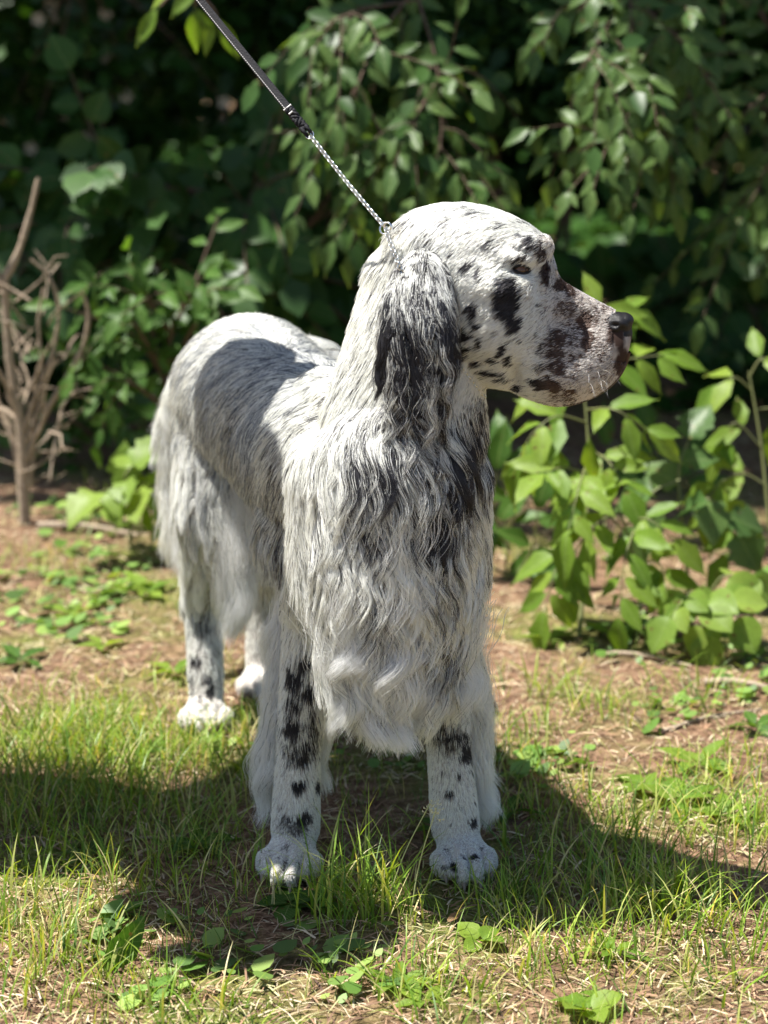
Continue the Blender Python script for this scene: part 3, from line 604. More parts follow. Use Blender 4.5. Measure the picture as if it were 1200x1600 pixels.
# ---- single plants and leaves on the lawn
def rosette(label, base, n, size, mat, kind='oval', lift=.45, cat='weed', name='broadleaf_weed', group=None):
    root = empty(name, base); tag(root, label, cat, group)
    a0 = random.random() * 6
    for k in range(n):
        a = a0 + 6.283 * k / n + random.uniform(-.3, .3); d = Vector((math.cos(a), math.sin(a), lift * random.uniform(.5, 1.4)))
        put_leaf(kind, mat, frame(base + Vector((0, 0, .004)) + d.normalized() * size * .12, d, Vector((0, 0, 1)) + rv(.15), size * random.uniform(.7, 1.15)), root)
    return root
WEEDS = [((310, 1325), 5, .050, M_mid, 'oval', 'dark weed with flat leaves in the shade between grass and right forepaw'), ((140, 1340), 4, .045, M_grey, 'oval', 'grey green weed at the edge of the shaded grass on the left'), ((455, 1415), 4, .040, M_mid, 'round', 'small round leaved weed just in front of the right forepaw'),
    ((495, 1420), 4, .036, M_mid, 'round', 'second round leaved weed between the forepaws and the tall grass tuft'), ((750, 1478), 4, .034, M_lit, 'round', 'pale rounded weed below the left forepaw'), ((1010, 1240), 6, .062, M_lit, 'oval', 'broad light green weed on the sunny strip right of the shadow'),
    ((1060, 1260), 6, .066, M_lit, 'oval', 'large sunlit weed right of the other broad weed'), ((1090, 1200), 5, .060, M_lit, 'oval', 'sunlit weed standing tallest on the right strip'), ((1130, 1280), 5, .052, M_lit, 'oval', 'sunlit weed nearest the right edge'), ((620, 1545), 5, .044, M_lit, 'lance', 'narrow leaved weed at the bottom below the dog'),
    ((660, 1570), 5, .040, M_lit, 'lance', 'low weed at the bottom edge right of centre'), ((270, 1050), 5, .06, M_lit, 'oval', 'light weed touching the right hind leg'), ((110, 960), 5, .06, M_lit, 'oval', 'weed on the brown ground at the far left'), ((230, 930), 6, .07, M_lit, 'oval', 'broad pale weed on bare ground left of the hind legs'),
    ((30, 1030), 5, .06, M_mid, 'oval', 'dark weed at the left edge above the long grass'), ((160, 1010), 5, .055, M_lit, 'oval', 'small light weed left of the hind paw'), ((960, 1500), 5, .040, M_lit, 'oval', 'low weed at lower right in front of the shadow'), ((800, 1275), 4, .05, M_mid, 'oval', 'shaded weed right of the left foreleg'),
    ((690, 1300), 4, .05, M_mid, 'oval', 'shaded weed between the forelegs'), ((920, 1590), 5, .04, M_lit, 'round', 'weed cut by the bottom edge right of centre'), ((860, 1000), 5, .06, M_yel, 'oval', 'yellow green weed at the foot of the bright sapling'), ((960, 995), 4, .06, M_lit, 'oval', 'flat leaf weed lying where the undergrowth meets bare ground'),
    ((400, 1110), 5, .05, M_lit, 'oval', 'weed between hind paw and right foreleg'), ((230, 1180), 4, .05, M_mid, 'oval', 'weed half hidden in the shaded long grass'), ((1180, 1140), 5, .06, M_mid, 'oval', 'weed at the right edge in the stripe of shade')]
for (px, py), k, s_, m_, kd_, lb in WEEDS: rosette(lb, gnd(px, py), k, s_ * 1.05, m_, kd_)
# single upright leaf lower left
g = gnd(165, 1515); root = empty('dock_leaf', g); tag(root, 'single dark green leaf standing up from the grass at lower left', 'leaf')
put_leaf('oval', M_mid, frame(g + Vector((.0, 0, .002)), Vector((.62, .1, .75)), Vector((.5, -.8, .3)), .088), root)
deadleaf = leaf_mat('dead_leaf', (.20, .10, .05), (.30, .16, .08), .15, .7)
for (px, py), s_, lb in (((790, 1340), .040, 'curled brown dead leaf beside the left forepaw'), ((850, 1235), .03, 'small dead leaf in the shadow of the dog'), ((60, 1150), .035, 'dead leaf among the grass at far left'), ((1080, 1120), .04, 'dead leaf on bare ground below the saplings'), ((700, 1450), .026, 'small dead leaf on the litter under the forepaws')):
    g = gnd(px, py); root = empty('dead_leaf', g); tag(root, lb, 'dead leaf'); put_leaf('oval', deadleaf, frame(g + Vector((0, 0, .008)), Vector((random.uniform(-1, 1), random.uniform(-1, 1), .25)), Vector((0, -.3, 1)), s_), root)
# twigs lying on the ground
for (pa, pb), r_, lb in ((((60, 832), (215, 845)), .010, 'fallen stick lying at the foot of the dead bush'), (((940, 1025), (1080, 1045)), .006, 'fallen twig under the saplings'), (((250, 1310), (150, 1330)), .0025, 'pale thin twig in the shaded grass'), (((1030, 1150), (1190, 1110)), .004, 'thin twig on the bare ground at right'), (((1100, 1075), (1230, 1090)), .009, 'dark stick in the shade at the right edge')):
    a, b_ = gnd(*pa), gnd(*pb); o = tube_obj('stick', [(smoothpath([a + V3_(.0, 0, r_), a.lerp(b_, .5) + V3_(0, .01, r_ * 1.5), b_ + V3_(0, 0, r_)], 5), r_)], deadm, None, 6) if False else tube_obj('stick', [(smoothpath([a + Vector((0, 0, r_)), a.lerp(b_, .45) + Vector((0, .012, r_ * 1.6)), b_ + Vector((0, 0, r_))], 5), [r_ * (1 - .05 * i) for i in range(11)])], deadm, None, 6)
    tag(o, lb, 'stick')
# seeding grass stalks in front of the dog
for pa, pb, lb in (((602, 1420), (672, 1255), 'tall grass stalk with a pale seed head leaning right between the forelegs'), ((640, 1440), (682, 1262), 'shorter grass stalk with a pale seed head just right of the taller one')):
    a = gnd(*pa); a = Vector((a.x, a.y, a.z)); top = P(pb[0], pb[1], a.y - .01)
    root = empty('seeding_grass_stalk', a); tag(root, lb, 'grass stalk')
    tube_obj('stalk', [(smoothpath([a, a.lerp(top, .5) + Vector((-.004, 0, .004)), top], 5), .0008)], plain('straw', (.42, .44, .20), .5), root, 5)
    sp = []
    for k in range(14):
        q = top + Vector((0, 0, -.018 * (k / 14))); e = q + Vector((random.gauss(0, .005), random.gauss(0, .005), random.uniform(0, .006))); sp.append(([q, q.lerp(e, .7), e, e + Vector((0, 0, .002))], [.0003, .0003, .0011, .0003]))
    tube_obj('seed_head', sp, plain('seed', (.60, .56, .36), .6), root, 5)
# ================================================================== THE DOG
dog = empty('dog', (-0.08, 2.8, 0.0))
tag(dog, 'white and black flecked setter with long wavy coat standing on the grass', 'dog')
Fd = Vector((0.33, -0.94, 0)).normalized(); Bk = -Fd; DN = Vector((0, 0, -1)); Sd = Vector((0.94, 0.33, 0)).normalized()  # Sd: the dog's left
def V3(*a): return Vector(a)
# capsule: p0, p1, r0, r1, fur length, flow, lift, wave amplitude, darkness, clump
CAPS = []
def cap(p0, p1, r0, r1, L, flow, lift=.25, wave=.0, dark=.2, clump=.3):
    CAPS.append((Vector(p0), Vector(p1), r0, r1, L, Vector(flow).normalized(), lift, wave, dark, clump))
# trunk
cap((.005, 2.56, .52), (-.05, 2.74, .515), .098, .118, .030, Bk * .6 + DN * .9, .15, .0025, .30, .66)
cap((.005, 2.58, .42), (-.08, 2.78, .43), .090, .098, .055, Bk * .3 + DN, .15, .005, .35, .70)
cap((-.05, 2.74, .515), (-.15, 2.97, .535), .118, .108, .040, Bk * .5 + DN * .9, .12, .004, .48, .70)
cap((-.15, 2.97, .535), (-.205, 3.12, .545), .108, .116, .036, Bk * .6 + DN * .7, .12, .003, .34, .66)
cap((-.205, 3.12, .545), (-.235, 3.22, .53), .116, .10, .034, Bk * .6 + DN * .8, .15, .004, .28, .70)
cap((-.02, 2.64, .60), (-.08, 2.78, .595), .060, .050, .030, Bk, .12, .003, .34, .60)
# neck and forechest
NK0 = P(632, 660, 2.56); NK1 = P(672, 455, 2.57)
cap(NK0, NK1, .102, .072, .032, Bk * .35 + DN, .15, .003, .12, .66)
cap(P(600, 590, 2.60), P(640, 440, 2.60), .060, .055, .030, Bk * .5 + DN, .15, .002, .06, .66)
cap((.012, 2.505, .56), (.012, 2.50, .48), .100, .100, .075, DN + Vector((.25, -.1, 0)), .14, .009, .17, .80)
cap((.012, 2.50, .46), (.012, 2.505, .385), .100, .090, .110, DN, .14, .0135, .15, .84)
cap((.010, 2.53, .38), (.0, 2.62, .36), .085, .080, .120, DN, .12, .013, .12, .65)
# forelegs: right (camera left), left
for s, pts in ((-1, [(-.056, 2.55, .55), (-.068, 2.555, .42), (-.092, 2.60, .36), (-.116, 2.585, .155), (-.120, 2.570, .055)]),
               (1, [(.070, 2.57, .54), (.080, 2.575, .42), (.078, 2.62, .36), (.088, 2.595, .155), (.097, 2.575, .055)])):
    cap(pts[0], pts[1], .066, .056, .030, DN + Bk * .15, .12, .003, .10 if s < 0 else .2, .66)
    cap(pts[1], pts[2], .054, .042, .032, DN + Bk * .25, .15, .003, .25, .66)
    cap(pts[2], pts[3], .038, .028, .013, DN, .16, .002, .12, .2)
    cap(pts[3], pts[4], .028, .033, .008, DN, .10, .0, .06, .2)
# hind legs
for s, pts in ((-1, [(-.232, 3.14, .53), (-.252, 3.09, .37), (-.293, 3.17, .19), (-.287, 3.12, .05)]),
               (1, [(-.130, 3.20, .52), (-.130, 3.16, .37), (-.200, 3.30, .19), (-.205, 3.27, .05)])):
    cap(pts[0], pts[1], .092, .072, .050, DN + Bk * .2, .15, .006, .18, .72)
    cap(pts[1], pts[2], .062, .030, .055, DN + Bk * .2, .15, .005, .15, .72)
    cap(pts[2], pts[3], .027, .028, .012, DN, .14, .001, .10, .3)
TRUNK_CAPS = len(CAPS)

def add_ell(bm, c, r, rot=None):
    m = Matrix.Translation(c)
    if rot is not None: m = m @ rot.to_matrix().to_4x4()
    m = m @ Matrix.Diagonal((*r, 1))
    bmesh.ops.create_icosphere(bm, subdivisions=3, radius=1, matrix=m)
def add_cap(bm, p0, p1, r0, r1):
    n = max(2, int((p1 - p0).length / (min(r0, r1) * .35)))
    for i in range(n + 1):
        t = i / n; add_ell(bm, p0.lerp(p1, t), (r0 + (r1 - r0) * t,) * 3)

body = bmesh.new()
for c in CAPS: add_cap(body, c[0], c[1], c[2], c[3])
# paws: a pad, four toes with a gap between
def paw(bm, c, fwd, w=.040, sc=1.0):
    f = Vector(fwd).normalized(); s = Vector((-f.y, f.x, 0))
    if s.x < 0: s = -s
    ang = math.atan2(f.y, f.x); q = Matrix.Rotation(ang, 3, 'Z').to_quaternion()
    c = Vector(c)
    add_ell(bm, c + Vector((0, 0, .026)) * sc, (.042 * sc, w * .78, .023 * sc), q)
    for k, (o, fw, rr) in enumerate(((-1.08, .022, .0140), (-.38, .044, .0155), (.38, .044, .0155), (1.08, .022, .0140))):
        q2 = Matrix.Rotation(ang - o * .22, 3, 'Z').to_quaternion()
        add_ell(bm, c + s * (o * w * .68) + f * fw * sc + Vector((0, 0, .019 * sc)), (.026 * sc, rr * .84 * sc, .0170 * sc), q2)
PAWS = [((-.125, 2.545, 0), (-.12, -1, 0), 1.08), ((.105, 2.55, 0), (.15, -1, 0), 1.08),
        ((-.287, 3.095, 0), (.1, -1, 0), 1.0), ((-.205, 3.245, 0), (.1, -1, 0), 1.0)]
PAWS_XY = [(c[:2], f, s) for c, f, s in PAWS]
for c, f, s in PAWS: paw(body, c, f, .042, s)
# head: lofted sections, nose (right) to occiput (left); px, top, bottom, half width, box exponent, depth
HEAD = [(612, 352, 520, .034, 2.0, 2.570), (628, 338, 560, .058, 2.1, 2.566), (655, 322, 585, .070, 2.2, 2.562), (690, 313, 596, .074, 2.2, 2.556),
        (730, 313, 600, .074, 2.2, 2.548), (765, 320, 604, .070, 2.3, 2.540), (800, 333, 612, .062, 2.3, 2.532), (830, 350, 625, .056, 2.4, 2.524),
        (850, 368, 632, .050, 2.5, 2.520), (860, 396, 635, .045, 2.5, 2.518), (868, 424, 637, .042, 2.6, 2.516), (880, 437, 637, .040, 2.6, 2.515),
        (900, 448, 633, .037, 2.7, 2.510), (925, 461, 624, .035, 2.7, 2.505), (948, 473, 610, .032, 2.6, 2.500),
        (965, 482, 594, .028, 2.4, 2.497), (977, 489, 574, .022, 2.2, 2.495), (985, 497, 545, .013, 2.0, 2.494)]
NS = 28
def head_section(px, top, bot, hw, ex, Y):
    a = P(px, top + 6, Y); b = P(px, bot - 5, Y); cz = (a.z + b.z) / 2; hz = (a.z - b.z) / 2; cx = (a.x + b.x) / 2; out = []
    for k in range(NS):
        th = 2 * math.pi * k / NS; c, s = math.cos(th), math.sin(th)
        yy = abs(c) ** (2 / ex) * math.copysign(1, c) * hw
        zz = abs(s) ** (2 / 2.2) * math.copysign(1, s)
        if px > 855:                        # the bridge is narrower than the lips
            yy *= 1.0 - .38 * max(0, zz) ** 1.2
        if px < 640 or zz < -.6:
            yy *= 1.0 - .30 * max(0, -zz - .3)
        out.append(Vector((cx, Y + yy, cz + zz * hz)))
    return out
rings = [[body.verts.new(v) for v in head_section(*h)] for h in HEAD]
for i in range(len(rings) - 1):
    for k in range(NS):
        k2 = (k + 1) % NS
        body.faces.new((rings[i][k], rings[i + 1][k], rings[i + 1][k2], rings[i][k2]))
body.faces.new(rings[0][::1]); body.faces.new(rings[-1][::-1])
for yo in (-.034, .034):
    add_ell(body, P(846, 384, 2.524 + yo), (.0155, .013, .013)); add_ell(body, P(828, 382, 2.526 + yo), (.022, .016, .012))
bmesh.ops.recalc_face_normals(body, faces=body.faces[:])
def voxelise(bm, name, size, smooth):
    me = bpy.data.meshes.new(name); bm.to_mesh(me); bm.free()
    o = bpy.data.objects.new(name, me); COL.objects.link(o)
    md = o.modifiers.new('r', 'REMESH'); md.mode = 'VOXEL'; md.voxel_size = size; md.use_smooth_shade = True
    s = o.modifiers.new('s', 'SMOOTH'); s.factor = .5; s.iterations = smooth
    dg = bpy.context.evaluated_depsgraph_get(); ev = o.evaluated_get(dg)
    out = bpy.data.meshes.new_from_object(ev, depsgraph=dg)
    bpy.data.objects.remove(o); bpy.data.meshes.remove(me)
    out.name = name; return out
body_me = voxelise(body, 'body', .0042, 7)
def coords(me):
    a = np.empty(len(me.vertices) * 3, np.float32); me.vertices.foreach_get('co', a); return a.reshape(-1, 3).astype(np.float64)
def normals(me):
    a = np.empty(len(me.vertices) * 3, np.float32); me.vertex_normals.foreach_get('vector', a); return a.reshape(-1, 3).astype(np.float64)
def np3(v): return np.array([v.x, v.y, v.z])
def gauss(C, p, r): return np.exp(-((C - np3(p)) ** 2 / np.array(r) ** 2).sum(1))
# carve face: eye socket, brow, nostril hollow, cheek hollow, lip fold
C = coords(body_me); N = normals(body_me)
EYE = None
bv = BVHTree.FromPolygons([Vector(c) for c in C], [p.vertices[:] for p in body_me.polygons])
CAMP = Vector((0, 0, CAM_H))
def hit(px, py, bvh=None):
    d = (P(px, py, 2.5) - CAMP).normalized()
    r = (bvh or bv).ray_cast(CAMP, d)
    return r[0], r[1]
eye_p, eye_n = hit(816, 421)
C += N * (-.012 * gauss(C, eye_p, (.017, .03, .011)))[:, None]
bp, _ = hit(822, 402); C += N * (.0095 * gauss(C, bp, (.024, .03, .0085)))[:, None]
bp, _ = hit(806, 437); C += N * (.003 * gauss(C, bp, (.018, .03, .008)))[:, None]
bp, _ = hit(848, 452); C += N * (-.011 * gauss(C, bp, (.013, .03, .030)))[:, None]
bp, _ = hit(770, 400); C += N * (-.004 * gauss(C, bp, (.030, .03, .020)))[:, None]
bp, _ = hit(790, 450); C += N * (.005 * gauss(C, bp, (.035, .03, .012)))[:, None]
bp, _ = hit(790, 520); C += N * (.006 * gauss(C, bp, (.035, .03, .045)))[:, None]
bp, _ = hit(878, 590); C += N * (.013 * gauss(C, bp, (.045, .03, .024)))[:, None]
bp, _ = hit(806, 585); C += N * (-.011 * gauss(C, bp, (.009, .03, .026)))[:, None]
bp, _ = hit(885, 505); C += N * (-.009 * gauss(C, bp, (.035, .03, .018)))[:, None]
for (qx, qy), (fx, fy, _q), sc_ in PAWS_XY:
    fl_ = math.hypot(fx, fy); fx, fy = fx / fl_, fy / fl_; sx_, sy_ = -fy, fx
    for o_ in (-.50, 0, .50):
        lx_ = (C[:, 0] - qx) * sx_ + (C[:, 1] - qy) * sy_ - o_ * .042; lf_ = (C[:, 0] - qx) * fx + (C[:, 1] - qy) * fy
        g_ = np.exp(-(lx_ / .0038) ** 2 - ((lf_ - .056) / .030) ** 2) * (C[:, 2] < .06)
        C += N * (-.0085 * g_)[:, None]
bp, _ = hit(915, 500); C += N * (-.003 * gauss(C, bp, (.025, .03, .022)))[:, None]
body_me.vertices.foreach_set('co', C.astype(np.float32).ravel()); body_me.update()
C = coords(body_me); N = normals(body_me)
bv = BVHTree.FromPolygons([Vector(c) for c in C], [p.vertices[:] for p in body_me.polygons])

# ears: a hanging leaf-shaped leather each side
def ear_mesh(side):
    bm = bmesh.new()
    yo = 2.462 if side < 0 else 2.650
    pts = [(662, 414, .028, .034), (658, 444, .044, .018), (652, 490, .050, -.004), (652, 530, .044, -.022), (650, 575, .034, -.024), (648, 612, .022, -.022)]
    pr = None
    for (px, py, r, dy) in pts:
        c = P(px, py, yo + (dy if side < 0 else -dy)); cur = (c, r)
        if pr:
            for i in range(6):
                t = i / 6; cc = pr[0].lerp(cur[0], t); rr = (pr[1] + (cur[1] - pr[1]) * t) * .88
                add_ell(bm, cc, (rr, .009, rr * .8))
        pr = cur
    add_ell(bm, pr[0], (pr[1], .010, pr[1]))
    return voxelise(bm, 'ear', .004, 5)
ear_r = ear_mesh(-1); ear_l = ear_mesh(1)
# tail
TAIL = smoothpath([(-.225, 3.25, .585), (-.29, 3.33, .56), (-.345, 3.37, .47), (-.365, 3.37, .36), (-.36, 3.36, .26)], 6)
tb = bmesh.new()
for i in range(len(TAIL) - 1):
    for k in range(3): add_ell(tb, TAIL[i].lerp(TAIL[i + 1], k / 3), (.026 - .018 * i / len(TAIL),) * 3)
tail_me = voxelise(tb, 'tail', .006, 3)

# ---- markings: spots fixed to the coat, (px, py, rx, ry, strength) turned into places on the skin
SPOTS = [(885, 482, 24, 10, .5), (900, 515, 16, 22, .35), (862, 540, 18, 20, .4), (800, 470, 17, 26, 1), (935, 500, 10, 12, .4), (880, 620, 20, 8, .4), (814, 421, 12, 6, .9), (966, 520, 14, 30, 1), (972, 560, 8, 34, 1), (978, 500, 10, 12, 1), (795, 466, 19, 33, 1), (806, 500, 12, 14, .9), (855, 428, 8, 20, 1), (876, 444, 15, 11, .95), (893, 455, 12, 8, .7), (828, 384, 13, 12, .75), (846, 392, 8, 16, .75),
    (868, 402, 5, 16, .9), (812, 404, 16, 8, .6), (917, 500, 11, 14, .85), (921, 530, 9, 16, 1), (874, 530, 16, 14, .6), (868, 556, 12, 12, .7), (874, 575, 16, 9, .85), (855, 598, 24, 10, .95),
    (872, 606, 11, 14, .95), (891, 611, 9, 8, .8), (848, 575, 10, 8, .5), (892, 560, 6, 5, .6), (905, 572, 5, 4, .6), (898, 586, 4, 4, .6), (910, 556, 5, 4, .6), (895, 540, 6, 5, .45),
    (742, 483, 8, 16, 1), (715, 498, 12, 8, 1), (729, 520, 14, 10, 1), (748, 503, 6, 8, 1), (752, 533, 7, 10, 1), (712, 527, 12, 12, 1), (735, 540, 9, 6, .9),
    (717, 433, 5, 10, .9), (710, 458, 8, 12, 1), (755, 425, 6, 12, .85), (733, 414, 5, 11, .7), (790, 545, 7, 12, .9), (800, 560, 6, 10, .9), (775, 562, 6, 5, .8),
    (771, 579, 20, 6, .95), (745, 566, 10, 5, .8), (792, 590, 12, 5, .8), (812, 606, 8, 8, .7), (720, 550, 14, 12, .8),
    (748, 334, 18, 3, .45), (720, 326, 20, 3, .3), (805, 340, 14, 5, .45), (820, 352, 10, 4, .5), (813, 371, 5, 5, .6), (640, 350, 16, 8, .5), (668, 372, 16, 10, .5), (700, 345, 10, 5, .4), (780, 352, 12, 4, .45), (765, 385, 6, 4, .4),
    (475, 1035, 12, 14, .95), (462, 1060, 14, 16, .95), (482, 1085, 16, 12, .9), (457, 1100, 12, 14, .8), (458, 1135, 12, 18, .95), (472, 1165, 24, 16, 1), (470, 1187, 20, 12, 1), (486, 1130, 10, 25, .9),
    (467, 1228, 13, 8, 1), (494, 1228, 6, 9, .9), (460, 1292, 20, 15, 1), (474, 1280, 12, 10, .9), (440, 1262, 5, 4, .5), (448, 1348, 8, 4, .5), (477, 1262, 4, 3, .6),
    (712, 1158, 24, 18, 1), (690, 1140, 20, 20, .8), (728, 1175, 10, 15, .9), (717, 1210, 5, 5, .95), (702, 1242, 7, 7, .95), (739, 1288, 7, 8, .95), (741, 1340, 8, 5, 1), (709, 1357, 10, 6, 1),
    (316, 968, 9, 22, .9), (306, 1032, 9, 9, .9), (322, 1062, 8, 6, .9), (330, 1082, 6, 14, .9), (312, 1092, 5, 10, .5), (322, 1105, 6, 6, .5), (300, 1070, 4, 18, .8),
    (590, 718, 38, 26, 1), (560, 700, 26, 20, .55), (585, 798, 22, 22, .85), (678, 790, 42, 38, 1.2), (690, 745, 34, 30, 1.1), (718, 700, 34, 40, 1.2), (745, 660, 25, 40, .85), (640, 700, 24, 20, .5),
    (752, 720, 14, 40, .8), (588, 905, 24, 34, .65), (690, 860, 18, 40, .6), (640, 960, 20, 30, .45), (690, 960, 22, 30, .55), (600, 640, 40, 30, .3), (560, 650, 30, 20, .3),
    (375, 860, 14, 50, .7), (390, 900, 10, 30, .7), (360, 640, 25, 40, .25)]
SP_C, SP_R, SP_S = [], [], []
for (px, py, rx, ry, s) in SPOTS:
    h, n_ = hit(px, py)
    if h is None: continue
    k = (h - CAMP).length / FPX
    SP_C.append(np3(h)); SP_R.append((rx * k, max(rx, ry) * k * 1.6, ry * k)); SP_S.append(s)
SP_C = np.array(SP_C); SP_R = np.array(SP_R); SP_S = np.array(SP_S)
def fnoise(Q, sc, off=0.0, oc=2):
    out = np.empty(len(Q)); a = (Q * np.array(sc) + off)
    for i in range(len(a)): out[i] = mn.noise(a[i])
    if oc > 1:
        b = a * 2.3 + 11.7
        for i in range(len(b)): out[i] += .5 * mn.noise(b[i])
    return out
CP0 = np.array([np3(c[0]) for c in CAPS]); CP1 = np.array([np3(c[1]) for c in CAPS])
CR0 = np.array([c[2] for c in CAPS]); CR1 = np.array([c[3] for c in CAPS])
CPAR = np.array([[c[4], *c[5], c[6], c[7], c[8], c[9]] for c in CAPS])
NOSEP = P(985, 505, 2.49)
hx0 = P(640, 450, 2.55); 
def fur_params(Q, Nn):
    """blended fur settings for skin points Q: length, flow(3), lift, wave, dark, clump"""
    ac = []
    for j in range(len(CP0)):
        ab = CP1[j] - CP0[j]; t = np.clip(((Q - CP0[j]) @ ab) / (ab @ ab), 0, 1)
        d = np.linalg.norm(Q - (CP0[j] + t[:, None] * ab), axis=1) - (CR0[j] + (CR1[j] - CR0[j]) * t)
        ac.append(np.exp(-np.clip(d, 0, None) / .010) * (1.0))
    W = np.array(ac).T + 1e-9; W /= W.sum(1, keepdims=True)
    A = W @ CPAR
    # head override: everything inside the head box
    px, top, bot = head_px(Q)
    hm = np.clip((px - 655) / 40, 0, 1) * ((Q[:, 2] > P(700, 640, 2.5).z) & (px > 640))
    hm = np.where((px > 690) & (top < 600), 1.0, hm); hm = np.where(top > 640, 0, hm)
    muz = np.clip((px - 800) / 80, 0, 1)
    L = .0115 - .0068 * muz
    fl = np.zeros((len(Q), 3)); fl[:, 0] = -1; fl[:, 2] = -.55 + .25 * muz
    fl[:, 2] -= np.clip((760 - px) / 80, 0, 1) * .6
    H = np.column_stack([L, fl, np.full(len(Q), .10) + .08 * muz, np.full(len(Q), .0006), .045 + .10 * np.clip((780 - px) / 60, 0, 1) * (top < 400) + .18 * muz, np.full(len(Q), .15)])
    A = A * (1 - hm[:, None]) + H * hm[:, None]
    # feet: short
    pw = Q[:, 2] < .075
    A[pw, 0] = np.minimum(A[pw, 0], .0036); A[pw, 6] = .03; A[pw, 4] = .08
    return A, hm
def head_px(Q):
    dx = Q[:, 0]; yy = Q[:, 1]; zz = Q[:, 2] - CAM_H
    f = yy * CP - zz * SP; up = yy * SP + zz * CP
    return 600 + FPX * dx / f, 800 - FPX * up / f, None
def darkness(Q, base, mot=1.0):
    d = base.copy()
    n1 = fnoise(Q, (22, 22, 13)); n2 = fnoise(Q, (70, 70, 45), 5.0)
    d = np.clip(d * (1 + mot * (1.0 * n1 + .7 * n2)), 0.01, .97)
    warp = np.column_stack([fnoise(Q, (55, 55, 55), 3.3), fnoise(Q, (55, 55, 55), 17.1), fnoise(Q, (55, 55, 55), 29.9)]) * .0055
    Qw = Q + warp
    for c, r, s in zip(SP_C, SP_R, SP_S):
        near = np.abs(Q - c).max(1) < r.max() * 1.8
        if not near.any(): continue
        q = np.sqrt((((Qw[near] - c) / r) ** 2).sum(1))
        sf = r.max() > .026 and c[2] < .66
        m = s * (np.clip((1.6 - q) / 1.1, 0, 1) * .70 if sf else np.clip((1.22 - q) / .40, 0, 1))
        m = np.clip(m, 0, 1); d[near] = d[near] * (1 - m) + m * .985
    # small ticks everywhere
    n3 = fnoise(Q, (120, 120, 95), 41.0, 1)
    d = np.where(n3 > .50, np.maximum(d, .55), d)
    return d
WHITE = np.array([.865, .865, .845]); CREAM = np.array([.62, .53, .40]); BLACK = np.array([.020, .019, .022]); BROWN = np.array([.09, .05, .035])
def coat_colour(Q, dark, muz):
    wh = WHITE[None] * (1 - .0 * dark[:, None])
    bl = BLACK[None] * (1 - muz[:, None]) + (BLACK * .5 + BROWN * .6)[None] * muz[:, None]
    return wh * (1 - dark[:, None]) + bl * dark[:, None]

# fur material
fm, ft, fb = new_mat('coat')
at = ft.nodes.new('ShaderNodeAttribute'); at.attribute_name = 'strand_colour'
fo = [x for x in ft.nodes if x.type == 'OUTPUT_MATERIAL'][0]
ft.nodes.remove(fb)
ph = ft.nodes.new('ShaderNodeBsdfHairPrincipled')
ph.model = 'CHIANG'; ph.parametrization = 'COLOR'
ph.inputs['Roughness'].default_value = .42; ph.inputs['Radial Roughness'].default_value = .75
ph.inputs['IOR'].default_value = 1.45; ph.inputs['Coat'].default_value = 0.0
ft.links.new(at.outputs['Color'], ph.inputs['Color'])
df = ft.nodes.new('ShaderNodeBsdfDiffuse'); ft.links.new(at.outputs['Color'], df.inputs[0])
mxs = ft.nodes.new('ShaderNodeMixShader'); mxs.inputs[0].default_value = .6
ft.links.new(ph.outputs[0], mxs.inputs[1]); ft.links.new(df.outputs[0], mxs.inputs[2]); ft.links.new(mxs.outputs[0], fo.inputs[0])
# skin under the fur
skm, skt, skb = new_mat('skin_under_coat')
a2 = skt.nodes.new('ShaderNodeAttribute'); a2.attribute_name = 'coat_colour'
skt.links.new(a2.outputs['Color'], skb.inputs['Base Color']); skb.inputs['Roughness'].default_value = .8
skb.inputs['Specular IOR Level'].default_value = .1
def paint(me, dark_base=None):
    Cc = coords(me); Nn = normals(me)
    A, hm = fur_params(Cc, Nn)
    base = A[:, 6] if dark_base is None else np.full(len(Cc), dark_base)
    d = darkness(Cc, base); px, _, _ = head_px(Cc); muz = hm * np.clip((px - 840) / 30, 0, 1)
    col = coat_colour(Cc, d, muz)
    col = col * np.array([.60, .55, .52])  # skin darkened so the gaps between locks read as shade
    at_ = me.color_attributes.new('coat_colour', 'FLOAT_COLOR', 'POINT')
    at_.data.foreach_set('color', np.column_stack([col, np.ones(len(col))]).astype(np.float32).ravel())
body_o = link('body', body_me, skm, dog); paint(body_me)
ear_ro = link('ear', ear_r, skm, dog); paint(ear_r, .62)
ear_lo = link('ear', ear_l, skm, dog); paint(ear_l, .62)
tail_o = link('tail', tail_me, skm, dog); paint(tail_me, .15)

def sample_surface(me, n, rs):
    Cc = coords(me)
    me.calc_loop_triangles()
    T = np.empty(len(me.loop_triangles) * 3, np.int32); me.loop_triangles.foreach_get('vertices', T); T = T.reshape(-1, 3)
    a, b, c = Cc[T[:, 0]], Cc[T[:, 1]], Cc[T[:, 2]]
    cr = np.cross(b - a, c - a); ar = np.linalg.norm(cr, axis=1) / 2
    mid = (a + b + c) / 3; nn = cr / (2 * ar[:, None] + 1e-12)
    wgt = ar * dens(mid, nn)
    k = rs.choice(len(T), n, p=wgt / wgt.sum())
    u = rs.random((n, 2)); fl = u.sum(1) > 1; u[fl] = 1 - u[fl]
    Q = a[k] + (b[k] - a[k]) * u[:, :1] + (c[k] - a[k]) * u[:, 1:]
    Nn = normals(me); nv = Nn[T[k, 0]]
    return Q, nv
def dens(mid, nn):
    px, py, _ = head_px(mid)
    d = np.ones(len(mid))
    d = np.where((px > 680) & (py < 640) & (mid[:, 1] < 2.7), 2.2, d)      # short coat of the head is dense
    d = np.where(mid[:, 1] > 2.9, .6, d)
    away = nn[:, 1] > .35; d = np.where(away, d * .35, d)
    d = np.where(mid[:, 2] < .02, .3, d)
    return d

